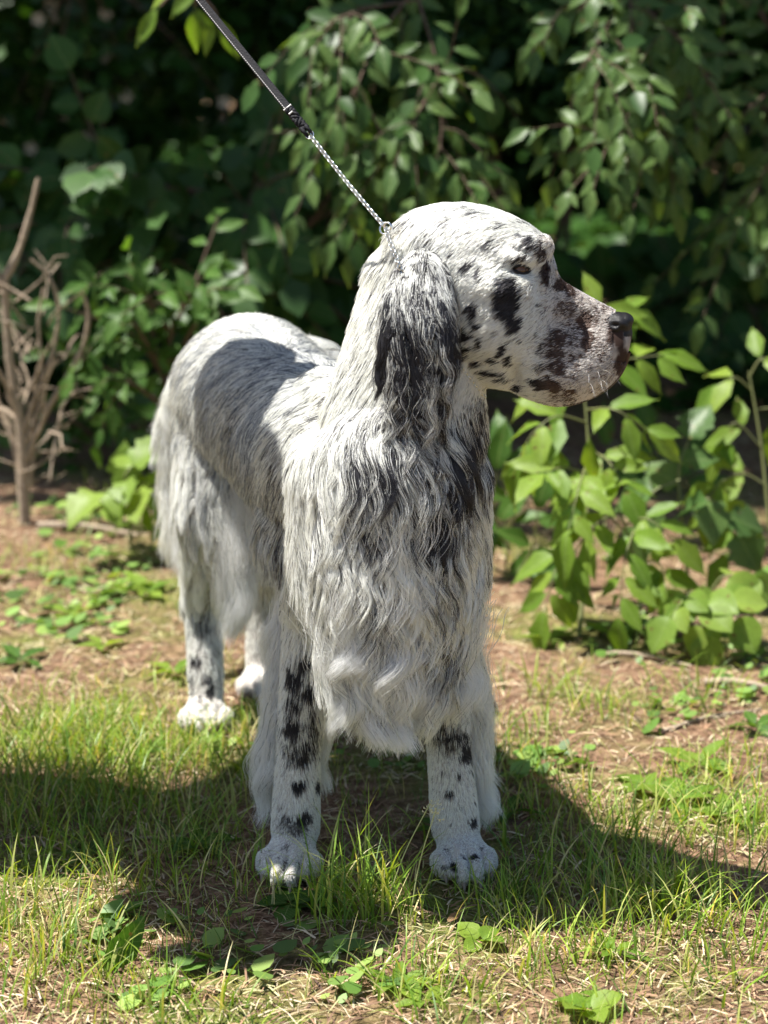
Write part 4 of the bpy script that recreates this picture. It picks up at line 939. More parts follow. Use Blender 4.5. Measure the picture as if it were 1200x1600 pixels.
def grow(name, me, n_guides, n_hairs, parent, fixed=None, wl=.080, mottle=1.0, K=10, rad=.00022, seed=1, bvh_list=None, lenvar=.35, skip=None):
    rs = np.random.default_rng(seed)
    gQ, gN = sample_surface(me, n_guides, rs)
    A, hm = fur_params(gQ, gN)
    if fixed is not None: A = fixed(gQ, gN, A)
    L = A[:, 0] * (1 + lenvar * (rs.random(len(gQ)) - .5)); flow = A[:, 1:4]; lift = A[:, 4]; wave = A[:, 5]; clump = A[:, 7]
    # turbulence of the flow
    nx = fnoise(gQ, (9, 9, 9), 2.2); ny = fnoise(gQ, (9, 9, 9), 8.8); nz = fnoise(gQ, (9, 9, 9), 15.5)
    amt = np.clip(L / .06, .12, 1)[:, None] * .55
    flow = flow + np.column_stack([nx, ny, nz]) * amt
    ft_ = flow - (flow * gN).sum(1, keepdims=True) * gN
    ft_ /= np.linalg.norm(ft_, axis=1, keepdims=True) + 1e-9
    D = ft_ * (1 - lift[:, None]) + gN * lift[:, None]
    paths = np.empty((len(gQ), K, 3)); paths[:, 0] = gQ
    trees = bvh_list or [BVHTree.FromPolygons([Vector(c) for c in coords(me)], [p.vertices[:] for p in me.polygons])]
    st = L / (K - 1); cur = gQ.copy(); D = D / np.linalg.norm(D, axis=1, keepdims=True)
    grav = np.clip(L / .08, .0, 1) * .22
    for k in range(1, K):
        D[:, 2] -= grav; D /= np.linalg.norm(D, axis=1, keepdims=True)
        cur = cur + D * st[:, None]
        clr = .0015 + L * .05
        for i in range(len(cur)):
            p = Vector(cur[i])
            for t_ in trees:
                loc, nor, _, dist = t_.find_nearest(p, .03)
                if loc is None: continue
                sdist = (p - loc).dot(nor)
                c_ = clr[i]
                if sdist < c_:
                    p = loc + nor * c_; dd = Vector(D[i]); dn = dd.dot(nor)
                    if dn < 0: dd = dd - nor * dn; dd.normalize(); D[i] = dd
            cur[i] = p
        paths[:, k] = cur
    # waves
    tt = np.linspace(0, 1, K)[None, :]
    side = np.cross(D, gN); side /= np.linalg.norm(side, axis=1, keepdims=True) + 1e-9
    ph = fnoise(gQ, (7, 7, 7), 60.0)[:, None] * 5 + rs.random((len(gQ), 1)) * .5
    fr = (L / wl)[:, None] * (1 + .12 * (rs.random((len(gQ), 1)) - .5))
    env = (tt ** .7) * wave[:, None]
    s1 = env * np.sin(ph + 2 * np.pi * fr * tt); s2 = env * .6 * np.cos(ph * 1.3 + 2 * np.pi * fr * tt)
    paths += side[:, None, :] * s1[..., None] + gN[:, None, :] * np.abs(s2[..., None])
    kd = KDTree(len(gQ))
    for i in range(len(gQ)): kd.insert(gQ[i], i)
    kd.balance()
    sub = np.where(rs.random(len(gQ)) < .16)[0]; kd2 = KDTree(len(sub))
    for i in sub: kd2.insert(gQ[i], int(i))
    kd2.balance()
    # strands
    Q, Nn = sample_surface(me, n_hairs, rs)
    if skip is not None:
        keep = ~skip(Q); Q = Q[keep]; Nn = Nn[keep]
    A2, hm2 = fur_params(Q, Nn)
    if fixed is not None: A2 = fixed(Q, Nn, A2)
    n = len(Q); idx = np.empty((n, 3), int); wt = np.empty((n, 3))
    for i in range(n):
        r = kd.find_n(Q[i], 3)
        for j in range(3): idx[i, j] = r[j][1]; wt[i, j] = 1 / (r[j][2] + .0008)
    ok = (gN[idx] * Nn[:, None, :]).sum(2) > .2; wt *= ok + 1e-4
    wt /= wt.sum(1, keepdims=True)
    rel = paths - paths[:, :1]
    Pth = (rel[idx] * wt[..., None, None]).sum(1) + Q[:, None, :]
    long_ = A2[:, 0] > .045; lead_ = idx[:, 0].copy()
    for i in np.where(long_)[0]: lead_[i] = kd2.find(Q[i])[1]
    near = paths[lead_]
    cl = (A2[:, 7] * (.75 + .5 * rs.random(n)))[:, None] * np.where(long_[:, None], tt ** .6, tt ** .8)
    cl = np.clip(cl, 0, .93) * ok[:, :1]
    Pth = Pth * (1 - cl[..., None]) + near * cl[..., None]
    Pth[:, 0] = Q
    ln = np.clip(1 - .5 * rs.random(n) ** 2.2, .3, 1)
    # cut strands to length by reparametrising
    ts = tt * ln[:, None] * (K - 1); i0 = np.clip(ts.astype(int), 0, K - 2); fr_ = (ts - i0)[..., None]
    ar = np.arange(n)[:, None]
    Pth = Pth[ar, i0] * (1 - fr_) + Pth[ar, i0 + 1] * fr_
    # strays
    rdv = rs.normal(size=(n, 3)); rdv /= np.linalg.norm(rdv, axis=1, keepdims=True)
    stray = (rs.random(n) < .12) * 2.2 + .35
    Pth += rdv[:, None, :] * (tt ** 1.3)[..., None] * (A2[:, 0] * .035 * stray)[:, None, None]
    # colour: whole locks lean dark or white, strands vary
    mo_ = mottle * np.where((Q[:, 1] > 2.72) & (Q[:, 2] > .33), .45, 1.0)
    d = darkness(Q, A2[:, 6], mo_)
    lock = rs.random(len(gQ))[lead_]
    kk = (.42 if fixed is not None else .25 * np.maximum(mo_, .8)) + .45 * mo_ * np.clip((d - .6) / .3, 0, 1)
    pick = kk * lock + (1 - kk) * rs.random(n)
    isd = pick < d
    px, _, _ = head_px(Q); muz = hm2 * np.clip((px - 840) / 30, 0, 1)
    br = rs.random(n)
    wcol = WHITE[None] * (.86 + .26 * br[:, None]) 
    wcol[:, 2] *= 1 - .10 * rs.random(n)
    pinkm = (muz * .5)[:, None]; wcol = wcol * (1 - pinkm) + np.array([.66, .56, .52])[None] * pinkm
    bcol = BLACK[None] * (1 - muz[:, None]) + (BLACK * .4 + BROWN * .7)[None] * muz[:, None]
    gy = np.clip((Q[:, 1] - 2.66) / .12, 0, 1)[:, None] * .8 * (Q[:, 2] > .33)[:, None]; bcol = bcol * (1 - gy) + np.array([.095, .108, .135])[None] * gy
    bcol = bcol * (.7 + 1.6 * rs.random((n, 1)) ** 2)
    col = np.where(isd[:, None], bcol, wcol)
    hc = bpy.data.hair_curves.new(name)
    hc.add_curves([K] * n)
    hc.attributes['position'].data.foreach_set('vector', Pth.astype(np.float32).ravel())
    ra = hc.attributes.get('radius') or hc.attributes.new('radius', 'FLOAT', 'POINT')
    rr = rad * (1 - .75 * tt ** 1.6) * (.8 + .5 * rs.random((n, 1)))
    ra.data.foreach_set('value', rr.astype(np.float32).ravel())
    ca = hc.attributes.new('strand_colour', 'FLOAT_COLOR', 'CURVE')
    ca.data.foreach_set('color', np.column_stack([col, np.ones(n)]).clip(0, 1).astype(np.float32).ravel())
    hc.materials.append(fm)
    o = bpy.data.objects.new(name, hc); COL.objects.link(o)
    o.parent = parent; o.matrix_parent_inverse = world_of(parent).inverted()
    return o

def no_fur(Q):
    px, py, _ = head_px(Q)
    nose = (px > 957) & (py < 565) & (py > 487)
    dd = (Q - np3(eye_p)) / np.array([.0140, .02, .0080])
    return nose | (np.linalg.norm(dd, axis=1) < 1)
grow('fur', body_me, 22000, 300000, body_o, seed=3, K=10, rad=.00028, bvh_list=[bv], skip=no_fur)
def ear_fix(dark):
    def f(Q, Nn, A):
        A = A.copy()
        _, py, _ = head_px(Q)
        low = np.clip((py - 430) / 120, 0, 1)
        A[:, 0] = .012 + .092 * low; A[:, 1:4] = np.array([-.05, 0, -1]); A[:, 4] = .06 + .06 * low
        A[:, 5] = .0010 + .0068 * low; A[:, 6] = dark * (.70 + .30 * low); A[:, 7] = .55 + .36 * low
        return A
    return f
ebv = [BVHTree.FromPolygons([Vector(c) for c in coords(m_)], [p.vertices[:] for p in m_.polygons]) for m_ in (ear_r, ear_l)]
grow('fur', ear_r, 420, 32000, ear_ro, fixed=ear_fix(.70), mottle=.14, K=20, wl=.044, seed=5, rad=.00026, bvh_list=[ebv[0], bv])
grow('fur', ear_l, 300, 9000, ear_lo, fixed=ear_fix(.66), K=14, seed=6, rad=.00026, bvh_list=[ebv[1], bv])
def tail_fix(Q, Nn, A):
    A = A.copy(); A[:, 0] = .085; A[:, 1:4] = np.array([-.25, .1, -1]); A[:, 4] = .35; A[:, 5] = .006; A[:, 6] = .12; A[:, 7] = .45
    return A
grow('fur', tail_me, 300, 9000, tail_o, fixed=tail_fix, K=9, seed=8, rad=.0003)
# feathering: long fringe behind the forelegs, thigh fringe, chest apron
def fringe(parent, line, n, L, flow, wave, dark, seed, spread=.012, K=12, cl=.6, rad=.00024, colour=None):
    """strands hanging from a line of points"""
    rs = np.random.default_rng(seed)
    line = smoothpath(line, 5); ng = max(10, n // 110)
    u = rs.random(ng) * (len(line) - 1.001)
    gp = np.array([np3(line[int(x)].lerp(line[int(x) + 1], x - int(x))) for x in u]) + rs.normal(size=(ng, 3)) * spread * .5
    f = np3(Vector(flow).normalized()); tt = np.linspace(0, 1, K)
    Lg = L * (.65 + .5 * rs.random(ng))
    D = f[None] + rs.normal(size=(ng, 3)) * .06 + np.column_stack([fnoise(gp, (9, 9, 9), q_) for q_ in (1.1, 5.5, 9.9)]) * .22; D /= np.linalg.norm(D, axis=1, keepdims=True)
    path = np.empty((ng, K, 3)); path[:, 0] = gp; cur = gp.copy()
    for k in range(1, K):
        D[:, 2] -= .10; D /= np.linalg.norm(D, axis=1, keepdims=True); cur = cur + D * (Lg / (K - 1))[:, None]; path[:, k] = cur
    side = np.cross(D, np.array([0, 1, 0.2])); side /= np.linalg.norm(side, axis=1, keepdims=True)
    ph = (fnoise(gp, (6, 6, 6), 33.0) * 4 + rs.random(ng) * .5)[:, None]; fr = (Lg / .078)[:, None]
    path += side[:, None, :] * (wave * tt ** .8 * np.sin(ph + 6.28 * fr * tt))[..., None]
    path[:, :, 1] += wave * .7 * tt ** .8 * np.cos(ph * 1.7 + 6.28 * fr * tt)
    g = rs.integers(0, ng, n)
    off = rs.normal(size=(n, 3)) * spread
    Pt = path[g] + off[:, None, :] * (1 - cl * tt ** .7)[None, :, None] + rs.normal(size=(n, 1, 3)) * (tt ** 1.5)[None, :, None] * L * .035
    isd = (.6 * rs.random(ng)[g] + .4 * rs.random(n)) < dark
    wcol = (WHITE if colour is None else np.array(colour))[None] * (.85 + .25 * rs.random((n, 1)))
    col = np.where(isd[:, None], BLACK[None] * (1 + rs.random((n, 1))), wcol)
    hc = bpy.data.hair_curves.new('feathering'); hc.add_curves([K] * n)
    hc.attributes['position'].data.foreach_set('vector', Pt.astype(np.float32).ravel())
    ra = hc.attributes.get('radius') or hc.attributes.new('radius', 'FLOAT', 'POINT')
    ra.data.foreach_set('value', (rad * (1 - .75 * tt[None] ** 1.6) * (.8 + .5 * rs.random((n, 1)))).astype(np.float32).ravel())
    ca = hc.attributes.new('strand_colour', 'FLOAT_COLOR', 'CURVE')
    ca.data.foreach_set('color', np.column_stack([col, np.ones(n)]).clip(0, 1).astype(np.float32).ravel())
    hc.materials.append(fm); o = bpy.data.objects.new('feathering', hc); COL.objects.link(o)
    o.parent = parent; o.matrix_parent_inverse = world_of(parent).inverted(); return o
# behind right foreleg: upper curtain, cuff
fringe(body_o, [(-.112, 2.63, .37), (-.130, 2.62, .27), (-.134, 2.61, .20), (-.136, 2.60, .16)], 9000, .105, (-.42, .25, -1), .007, .10, 21, .010)
fringe(body_o, [(-.078, 2.61, .33), (-.085, 2.60, .25), (-.088, 2.60, .18)], 2600, .085, (.12, .2, -1), .006, .22, 22, .008)
fringe(body_o, [(.090, 2.63, .36), (.112, 2.62, .27), (.113, 2.61, .20), (.118, 2.61, .15)], 8500, .105, (.40, .2, -1), .007, .08, 23, .010)
fringe(body_o, [(.068, 2.62, .33), (.066, 2.61, .26), (.064, 2.61, .21)], 2400, .075, (-.30, .15, -1), .006, .40, 24, .008)
# chest apron hanging between the forelegs
fringe(body_o, [(-.064, 2.49, .40), (-.038, 2.45, .38), (.01, 2.425, .375), (.06, 2.45, .38), (.105, 2.51, .40)], 12000, .130, (0, -.05, -1), .013, .12, 25, .015, K=20, cl=.86)
fringe(body_o, [(-.06, 2.455, .46), (-.02, 2.425, .45), (.03, 2.42, .45), (.075, 2.46, .46)], 6500, .145, (0, -.12, -1), .018, .15, 26, .014, K=20, cl=.88)
fringe(body_o, [(-.04, 2.45, .54), (.0, 2.42, .53), (.04, 2.42, .53), (.07, 2.46, .54)], 3600, .12, (0, -.15, -1), .014, .18, 27, .013, K=20, cl=.88)
# belly and thigh fringes
fringe(body_o, [(-.09, 2.75, .36), (-.13, 2.85, .38), (-.17, 2.96, .42)], 4200, .10, (-.05, 0, -1), .006, .25, 28, .014)
fringe(body_o, [(-.22, 3.02, .40), (-.215, 3.02, .34), (-.235, 3.04, .29)], 4200, .125, (0, -.05, -1), .006, .12, 29, .016)
fringe(body_o, [(-.285, 3.16, .53), (-.305, 3.18, .42), (-.310, 3.19, .30)], 5200, .100, (-.18, .1, -1), .007, .08, 30, .015)
fringe(body_o, [(-.10, 3.07, .42), (-.12, 3.10, .33)], 1500, .09, (0, 0, -1), .006, .2, 31, .014)

# eye, lids, nose, lips
blackskin = plain('black_skin', (.009, .008, .009), .42, spec=.35, bump=.25, bscale=900)
eyem, eyt, eyb = new_mat('brown_eye'); eyb.inputs['Roughness'].default_value = .04; eyb.inputs['Base Color'].default_value = (.11, .048, .014, 1)
def eye(px, py, far=False):
    h, n_ = hit(px, py)
    if far: h = Vector((h.x, 2 * 2.528 - h.y, h.z)); n_ = Vector((n_.x, -n_.y, n_.z))
    bm = bmesh.new(); bmesh.ops.create_uvsphere(bm, u_segments=24, v_segments=14, radius=.0118, matrix=Matrix.Translation(h - n_ * .0040))
    me = bpy.data.meshes.new('eye'); bm.to_mesh(me); bm.free()
    for p in me.polygons: p.use_smooth = True
    e = link('eye', me, eyem, dog)
    c = h - n_ * .0040; look = (n_ + Vector((.75, 0, 0))).normalized()
    bm = bmesh.new(); bmesh.ops.create_circle(bm, cap_ends=True, segments=16, radius=.0036, matrix=Matrix.Translation(c + look * .01145) @ look.to_track_quat('Z', 'Y').to_matrix().to_4x4())
    me = bpy.data.meshes.new('pupil'); bm.to_mesh(me); bm.free(); link('pupil', me, blackskin, e)
    # lids: dark rims around the slit
    ax = Vector((1, 0, -.12)).normalized(); up = n_.cross(ax).normalized()
    if up.z < 0: up = -up
    for s, hgt in ((1, .0050), (-1, .0048)):
        pts = []
        for i in range(9):
            a = -1 + 2 * i / 8; q = c + ax * a * .0112 + up * s * hgt * (1 - a * a)
            d = (q - c); q = c + (d + n_ * math.sqrt(max(1e-6, .0124 ** 2 - d.length_squared * .85))) 
            pts.append(q)
        tube_obj('eyelid', [(pts, [.0008] + [.0016] * 7 + [.0008])], blackskin, dog, 8)
eye(815, 422); eye(815, 422, True)
# nose leather
nb = bmesh.new()
nc = P(968, 512, 2.496)
add_ell(nb, P(964, 506, 2.496), (.0190, .0240, .0150)); add_ell(nb, P(970, 522, 2.496), (.0145, .0215, .0170))
add_ell(nb, P(974, 500, 2.496), (.0130, .0190, .0095)); add_ell(nb, P(972, 540, 2.495), (.0090, .0130, .016))
nose_me = voxelise(nb, 'nose', .0016, 4)
NC = coords(nose_me); NN = normals(nose_me)
for yy in (2.4725, 2.5195):
    NC -= NN * (.0050 * gauss(NC, P(961, 508, yy), (.0050, .008, .0030)))[:, None]
    NC -= NN * (.0040 * gauss(NC, P(972, 516, yy), (.0040, .009, .0048)))[:, None]
nose_me.vertices.foreach_set('co', NC.astype(np.float32).ravel()); nose_me.update()
link('nose', nose_me, blackskin, dog)
# lip edge: dark rim along the lower front of the flews
for yo in (0,):
    pts = []
    for px in (982, 978, 972, 965, 955, 944, 930, 915, 898, 880):
        for py in range(665, 480, -1):
            h, n_ = hit(px, py)
            if h is not None:
                pts.append(h + (CAMP - h).normalized() * .001 + V3(0, 0, -.0005)); break
    tube_obj('lip', [(smoothpath(pts, 3), .0031)], plain('lip_skin', (.045, .02, .017), .4), dog, 8)
# claws
clawm = plain('claw', (.25, .20, .16), .4)
for ci, (c, f, s) in enumerate(PAWS):
    f = Vector(f).normalized(); sd_ = Vector((-f.y, f.x, 0)); c = Vector(c)
    for o_, fw in ((-1.08, .022), (-.38, .044), (.38, .044), (1.08, .022)):
        p0 = c + sd_ * (o_ * .042 * .68) + f * (fw + .020) * s + Vector((0, 0, .017))
        tube_obj('claw', [([p0, p0 + f * .007 + V3(0, 0, -.004), p0 + f * .010 + V3(0, 0, -.010)], [.0035, .0028, .0008])], clawm, dog, 6)
# whiskers
wk = []
for i in range(16):
    px, py = random.uniform(905, 955), random.uniform(560, 605); h, n_ = hit(px, py)
    if h is None: continue
    d = (n_ + Vector((random.uniform(-.2, .9), 0, random.uniform(-.8, .2)))).normalized()
    wk.append(([h, h + d * .010, h + d * .019 + V3(0, 0, -.003)], [.00022, .00018, .00006]))
tube_obj('whisker', wk, plain('whisker', (.5, .48, .45), .4), dog, 4)
# ================================================================== THE LEAD
leather = plain('black_leather', (.014, .014, .017), .65, spec=.16, bump=.3, bscale=500)
thread = plain('white_thread', (.75, .73, .70), .7)
steel = plain('chrome', (.80, .80, .78), .18, metal=1.0)
A0 = P(603, 357, 2.515); HAND = P(170, -175, 2.88)
def on_line(px):
    lo, hi = 0.0, 1.0
    for _ in range(40):
        m_ = (lo + hi) / 2; q = A0.lerp(HAND, m_); x_, _y, _n = head_px(np.array([np3(q)]))
        if x_[0] > px: lo = m_
        else: hi = m_
    return A0.lerp(HAND, lo)
A1 = on_line(479); A2 = on_line(450)
lead = empty('dog_lead', HAND); tag(lead, 'black stitched leather lead ending in a fine silver chain round the neck', 'dog lead')
d = (A1 - HAND).normalized(); nrm = Vector((0, -1, .15)); side = d.cross(nrm).normalized(); nrm = side.cross(d).normalized()
def strap(name, p0, p1, w_, th_, mat, parent, segs=10, twist=0.0):
    bm = bmesh.new(); vs = []; dd = (p1 - p0).normalized(); s0 = dd.cross(nrm).normalized(); n0 = s0.cross(dd)
    for i in range(segs + 1):
        q = Matrix.Rotation(twist * i / segs, 3, dd); s = q @ s0; nn_ = q @ n0; c = p0.lerp(p1, i / segs)
        vs.append([bm.verts.new(c + s * a * w_ + nn_ * b_ * th_) for a, b_ in ((-1, -.5), (-.85, -1), (.85, -1), (1, -.5), (1, .5), (.85, 1), (-.85, 1), (-1, .5))])
    for a, b_ in zip(vs, vs[1:]):
        for k in range(8): bm.faces.new((a[k], a[(k + 1) % 8], b_[(k + 1) % 8], b_[k]))
    bm.faces.new(vs[0][::-1]); bm.faces.new(vs[-1]); bmesh.ops.recalc_face_normals(bm, faces=bm.faces[:])
    me = bpy.data.meshes.new(name); bm.to_mesh(me); bm.free(); return link(name, me, mat, parent)
st = strap('strap', HAND, A2, .0052, .0014, leather, lead, 30)
# running stitch along one edge
V, F = [], []; L = (A2 - HAND).length; k = 0
sg = -1 if (side.x < 0) == False else 1
off = side * (.0034 if side.dot(Vector((-1, 0, -1))) > 0 else -.0034)
while k * .0036 < L:
    p = HAND + d * k * .0036 + off + nrm * .0017; tube(V, F, [p, p + d * .0011, p + d * .0022], [.0003, .00055, .0003], 5); k += 1
link('stitching', mesh_np('stitching', [tuple(v) for v in V], F), thread, st)
# bound, plaited end and loop
br_ = []
for j in range(3):
    pts = [A2.lerp(A1, t_ / 16 * .95) + side * .0042 * math.sin(t_ * .75 + j * 2.09) + nrm * .0026 * math.sin(1.5 * t_ + j * 2.09) for t_ in range(17)]
    br_.append((pts, .0026))
tube_obj('plaited_end', br_, leather, lead, 8)
tube_obj('binding', [([A2 + nrm * .002 + side * a for a in (-.006, 0, .006)], .0012), ([A2 + d * .010 + nrm * .0035 + side * a for a in (-.002, .004)], .0012)], thread, lead, 6)
def ring_pts(c, a, b_, r, n=18, sx=1.0): return [c + a * math.cos(6.283 * i / n) * r * sx + b_ * math.sin(6.283 * i / n) * r for i in range(n)]
V, F = [], []
for o_ in (-.0032, .0032): tube(V, F, ring_pts(A1 + side * o_, d, nrm, .0055, 14), .0024, 7, closed=True)
link('loop', mesh_np('loop', [tuple(v) for v in V], F), leather, lead)
C0 = A1 + (A0 - A1).normalized() * .007
V, F = [], []; tube(V, F, ring_pts(C0, (A0 - A1).normalized(), side, .0052), .0009, 7, closed=True); link('ring', mesh_np('ring', [tuple(v) for v in V], F), steel, lead)
for cc_, aa_, bb_, rr_ in ((A0, (A0 - A1).normalized(), side, .0078), (A0 + Vector((.002, -.003, .002)), Vector((0, 0, 1)), Vector((.8, -.6, 0)), .0055)):
    V, F = [], []; tube(V, F, ring_pts(cc_, aa_, bb_, rr_), .0013, 8, closed=True); link('ring', mesh_np('ring', [tuple(v) for v in V], F), steel, lead)
# chain: every link a small twisted oval; first the hanging length, then round the neck
def chain(pts, parent, name, pitch=.0044, r=.0027, wire=.00075):
    pts = smoothpath(pts, 8); tot = [0]
    for a, b_ in zip(pts, pts[1:]): tot.append(tot[-1] + (b_ - a).length)
    V, F = [], []; n_ = int(tot[-1] / pitch); j = 0
    for k in range(n_):
        s = k * pitch
        while j < len(tot) - 2 and tot[j + 1] < s: j += 1
        c = pts[j].lerp(pts[j + 1], (s - tot[j]) / max(1e-6, tot[j + 1] - tot[j])); dd = (pts[j + 1] - pts[j]).normalized()
        s0 = dd.cross(nrm).normalized(); n0 = s0.cross(dd); a = .55 if k % 2 else -.55 + 1.57
        a = .7 if k % 2 else -.7
        ax = s0 * math.cos(a) + n0 * math.sin(a)
        tube(V, F, ring_pts(c, dd, ax, r, 10, 1.25), wire, 5, closed=True)
    return link(name, mesh_np(name, [tuple(v) for v in V], F), steel, parent)
ch = chain([C0, C0.lerp(A0, .5) + Vector((0, 0, -.002)), A0], lead, 'chain'); tag(ch, kind='stuff')
# neck loop lying on the coat: ring -> down behind the ear, round the throat and back over the nape
nk = []
ctr = P(672, 490, 2.570); u0 = (P(603, 380, 2.57) - P(740, 590, 2.57)).normalized(); u1 = Vector((0, -1, 0))
ang0 = 1.0
vis = [A0, P(607, 372, 2.500), P(613, 388, 2.485), P(620, 404, 2.476), P(628, 425, 2.470)]
for i in range(1, 15):
    a = 6.283 * i / 15 * .84
    hh = bv.ray_cast(ctr, u0 * math.cos(ang0 + a) + u1 * math.sin(ang0 + a))
    if hh[0] is not None: nk.append(hh[0] + hh[1] * .0012)
nk = [p for p in nk]
nc_ = chain(vis + nk[1:-1] + [A0], lead, 'neck_chain'); tag(nc_, kind='stuff')

# ================================================================== THE HANDLER (outside the frame, holds the lead; their shadow falls on grass and dog)
def person(label, foot_l, foot_r, hip, chest, head, arms, cols, look, group=None):
    root = empty('person', ((foot_l[0] + foot_r[0]) / 2, (foot_l[1] + foot_r[1]) / 2, 0)); tag(root, label, 'person', group)
    def skin(name, verts, edges, radii, mat, parent=root, sub=2, rt=0):
        me = bpy.data.meshes.new(name); me.from_pydata([tuple(v) for v in verts], edges, []); me.update()
        o = bpy.data.objects.new(name, me); COL.objects.link(o); md = o.modifiers.new('s', 'SKIN')
        for v_, r_ in zip(me.skin_vertices[0].data, radii): v_.radius = (r_, r_) if not hasattr(r_, '__len__') else r_
        me.skin_vertices[0].data[rt].use_root = True; ss = o.modifiers.new('d', 'SUBSURF'); ss.levels = ss.render_levels = sub
        dg = bpy.context.evaluated_depsgraph_get(); m2 = bpy.data.meshes.new_from_object(o.evaluated_get(dg), depsgraph=dg)
        bpy.data.objects.remove(o); bpy.data.meshes.remove(me); m2.name = name
        for p in m2.polygons: p.use_smooth = True
        m2.materials.clear(); return link(name, m2, mat, parent)
    skinm, shirt, trous, hair, shoe = cols
    hip, chest, head = Vector(hip), Vector(chest), Vector(head); sd_ = Vector(look).cross(Vector((0, 0, 1))).normalized()  # their right
    V = [hip, hip.lerp(chest, .35), hip.lerp(chest, .75), chest + Vector((0, 0, .09)), chest + Vector((0, 0, .16)), head, head + Vector((0, 0, .07))]
    Rr = [.15, .14, .155, .11, .060, .085, .085]; Eg = [(0, 1), (1, 2), (2, 3), (3, 4), (4, 5), (5, 6)]
    for s, ft_ in ((-1, Vector(foot_l)), (1, Vector(foot_r))):
        h0 = hip + sd_ * s * .09 + Vector((0, 0, -.06)); kn = h0.lerp(ft_, .5) + Vector(look) * .03; an_ = ft_ + Vector((0, 0, .08)); to = ft_ + Vector(look) * .12 + Vector((0, 0, .03))
        b_ = len(V); V += [h0, kn, an_]; Rr += [.095, .065, .045]; Eg += [(0, b_), (b_, b_ + 1), (b_ + 1, b_ + 2)]
        skin('shoe', [ft_ + Vector((0, 0, .05)) - Vector(look) * .05, ft_ + Vector((0, 0, .045)), to, to + Vector(look) * .04], [(0, 1), (1, 2), (2, 3)], [.045, .05, .040, .025], shoe)
    for s, (el, wr) in zip((-1, 1), arms):
        sh = chest + sd_ * s * .17 + Vector((0, 0, .05)); b_ = len(V); V += [sh, Vector(el), Vector(wr)]; Rr += [.075, .068, .040]; Eg += [(3, b_), (b_, b_ + 1), (b_ + 1, b_ + 2)]
    bd = skin('body', V, Eg, Rr, shirt)
    # trousers and skin are coloured by place on the one body
    bd.data.materials.append(trous); bd.data.materials.append(skinm)
    for p in bd.data.polygons:
        z = p.center.z
        if z < hip.z + .02: p.material_index = 1
        if z > chest.z + .15: p.material_index = 2
        for (el, wr) in arms:
            if (p.center - Vector(wr)).length < .14 and z > hip.z - .3: p.material_index = 2
    # head: hair cap, nose, ears, eyes, mouth
    L_ = Vector(look); hc_ = head + Vector((0, 0, .045))
    bm = bmesh.new(); add_ell(bm, hc_ + Vector((0, 0, .045)) - L_ * .018, (.096, .096, .085)); add_ell(bm, hc_ - L_ * .05 - Vector((0, 0, .02)), (.075, .075, .10)); me = bpy.data.meshes.new('hair'); bm.to_mesh(me); bm.free(); link('hair', me, hair, root)
    bm = bmesh.new(); add_ell(bm, hc_ + L_ * .094 - Vector((0, 0, .012)), (.014, .014, .022)); me = bpy.data.meshes.new('nose'); bm.to_mesh(me); bm.free(); link('nose', me, skinm, root)
    for s in (-1, 1):
        bm = bmesh.new(); add_ell(bm, hc_ + sd_ * s * .086 - Vector((0, 0, .01)), (.012, .016, .028)); me = bpy.data.meshes.new('ear'); bm.to_mesh(me); bm.free(); link('ear', me, skinm, root)
        bm = bmesh.new(); add_ell(bm, hc_ + L_ * .078 + sd_ * s * .032 + Vector((0, 0, .014)), (.011, .011, .008)); me = bpy.data.meshes.new('eye'); bm.to_mesh(me); bm.free(); link('eye', me, blackskin, root)
    # hands
    for (el, wr), s in zip(arms, (-1, 1)):
        el, wr = Vector(el), Vector(wr); dd = (wr - el).normalized(); a = dd.orthogonal().normalized(); c_ = dd.cross(a)
        Vh = [wr, wr + dd * .045, wr + dd * .08]; Eh = [(0, 1), (1, 2)]; Rh = [(.028, .022), (.036, .018), (.036, .016)]
        for f_ in range(4):
            o_ = a * (.027 - .018 * f_); b_ = len(Vh); ln = (.07, .078, .072, .056)[f_]
            Vh += [wr + dd * .086 + o_, wr + dd * (.086 + ln * .4) + o_ + c_ * .012, wr + dd * (.086 + ln * .45) + o_ + c_ * (.012 + ln * .4)]; Rh += [.0095, .0088, .0075]; Eh += [(2, b_), (b_, b_ + 1), (b_ + 1, b_ + 2)]
        b_ = len(Vh); Vh += [wr + dd * .04 + a * .035, wr + dd * .07 + a * .048 + c_ * .02, wr + dd * .085 + a * .03 + c_ * .035]; Rh += [.012, .011, .009]; Eh += [(1, b_), (b_, b_ + 1), (b_ + 1, b_ + 2)]
        skin('hand', Vh, Eh, Rh, skinm)
    return root
sk_ = plain('skin', (.55, .36, .27), .5); jk = plain('navy_shirt', (.05, .07, .14), .8); tr_ = plain('grey_trousers', (.12, .12, .13), .85); hr = plain('brown_hair', (.06, .035, .02), .5); sh_ = plain('black_shoes', (.02, .02, .02), .4)
hw = HAND - Vector((.10, -.01, -.0))
person('person in navy shirt and grey trousers left of the dog holding the lead', (-.83, 2.88, 0), (-.80, 2.64, 0), (-.82, 2.74, .95), (-.80, 2.73, 1.40), (-.79, 2.72, 1.65),
       [((-.66, 2.98, 1.20), hw), ((-.78, 2.50, 1.14), (-.66, 2.42, 1.20))], (sk_, jk, tr_, hr, sh_), (1, -.05, 0))
hb = bmesh.new(); hc0 = Vector((-.79, 2.72, 1.76))  # hat added to spread the head's shadow over forelegs and grass
add_ell(hb, hc0, (.165, .165, .012)); add_ell(hb, hc0 + Vector((0, 0, .035)), (.105, .105, .06))
tag(link('shadow_hat', voxelise(hb, 'shadow_hat', .008, 3), plain('shadow_hat_straw', (.55, .45, .28), .8, bump=.5, bscale=300)), 'wide brimmed straw hat added to widen the shadow of the person', 'hat')
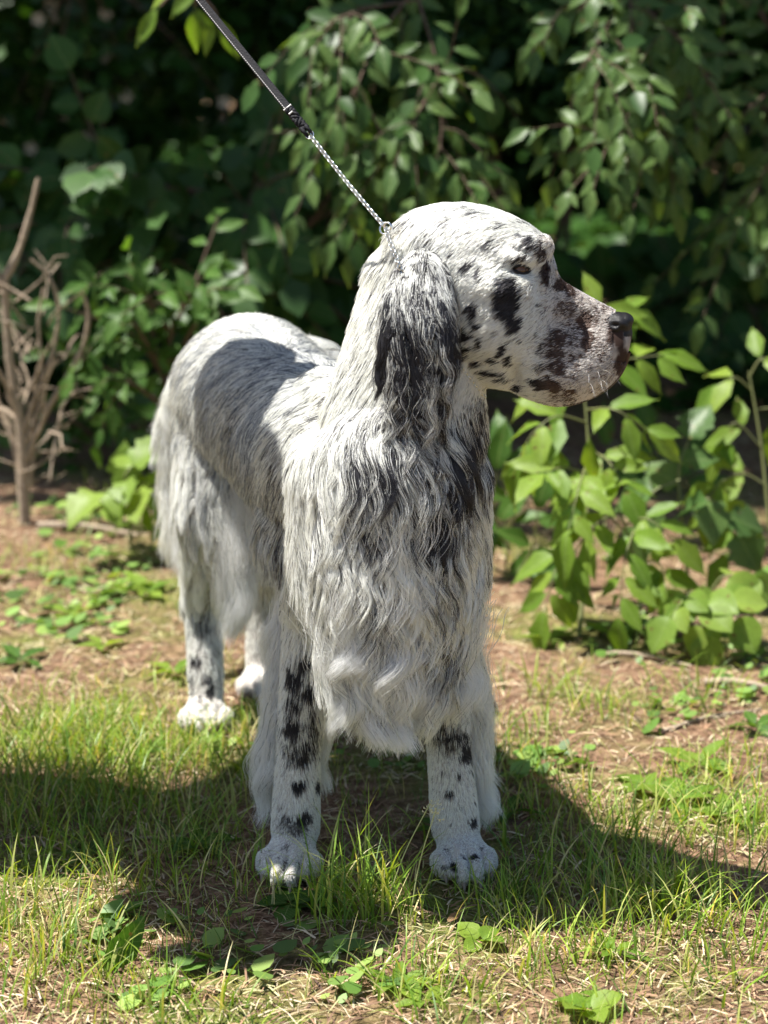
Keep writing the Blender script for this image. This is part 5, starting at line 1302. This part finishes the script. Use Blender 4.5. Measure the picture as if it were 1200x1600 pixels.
# a jacket shape added on the other forearm to cast the lower-left grass shadow
jb = bmesh.new()
for (c_, r_) in (((-.62, 2.42, 1.28), (.12, .10, .05)), ((-.66, 2.36, 1.18), (.10, .05, .16)), ((-.58, 2.48, 1.19), (.11, .05, .14))): add_ell(jb, Vector(c_), r_)
jme = voxelise(jb, 'shadow_jacket', .012, 6); tag(link('shadow_jacket', jme, plain('grey_cloth', (.2, .2, .22), .9, bump=.4, bscale=40)), 'grey jacket shape added over the near forearm of the person to cast a shadow patch on the grass', 'shadow_jacket')
sb_ = bmesh.new()  # unseen slab added on the lead arm to cast the flank shadow
for c_, r_ in (((-.52, 2.92, 1.285), (.135, .14, .030)), ((-.50, 2.90, 1.32), (.10, .12, .022))): add_ell(sb_, Vector(c_), r_)
tag(link('flank_shadow_coat', voxelise(sb_, 'flank_shadow_coat', .01, 4), plain('blue_cloth', (.08, .10, .18), .9, bump=.4, bscale=50)), 'added slab shaped as a folded blue coat on the lead forearm to cast the flank shadow', 'coat')
# added petal shapes, their pale colour standing in for sun flecks, upper left
pale = plain('pale_sun_fleck', (.42, .36, .25), .7)
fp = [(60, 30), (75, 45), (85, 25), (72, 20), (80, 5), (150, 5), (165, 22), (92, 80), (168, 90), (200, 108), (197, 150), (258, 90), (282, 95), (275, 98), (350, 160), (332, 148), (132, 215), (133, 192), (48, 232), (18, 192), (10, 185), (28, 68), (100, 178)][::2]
brb = P(120, -60, 6.0); root = empty('sun_fleck_branch', brb); tag(root, 'added thin branch whose pale petal shapes stand in for sun flecks at upper left', 'branch')
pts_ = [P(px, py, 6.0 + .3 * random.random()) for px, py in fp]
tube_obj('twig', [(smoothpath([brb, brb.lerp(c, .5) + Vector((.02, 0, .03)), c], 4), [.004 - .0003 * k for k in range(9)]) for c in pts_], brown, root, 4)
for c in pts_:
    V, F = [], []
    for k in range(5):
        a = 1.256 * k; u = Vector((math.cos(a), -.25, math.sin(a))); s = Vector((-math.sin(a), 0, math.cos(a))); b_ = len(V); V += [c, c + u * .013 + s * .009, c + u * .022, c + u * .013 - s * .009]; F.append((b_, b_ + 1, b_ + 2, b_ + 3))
    link('sun_fleck', mesh_np('sun_fleck', [tuple(v) for v in V], F), pale, root)
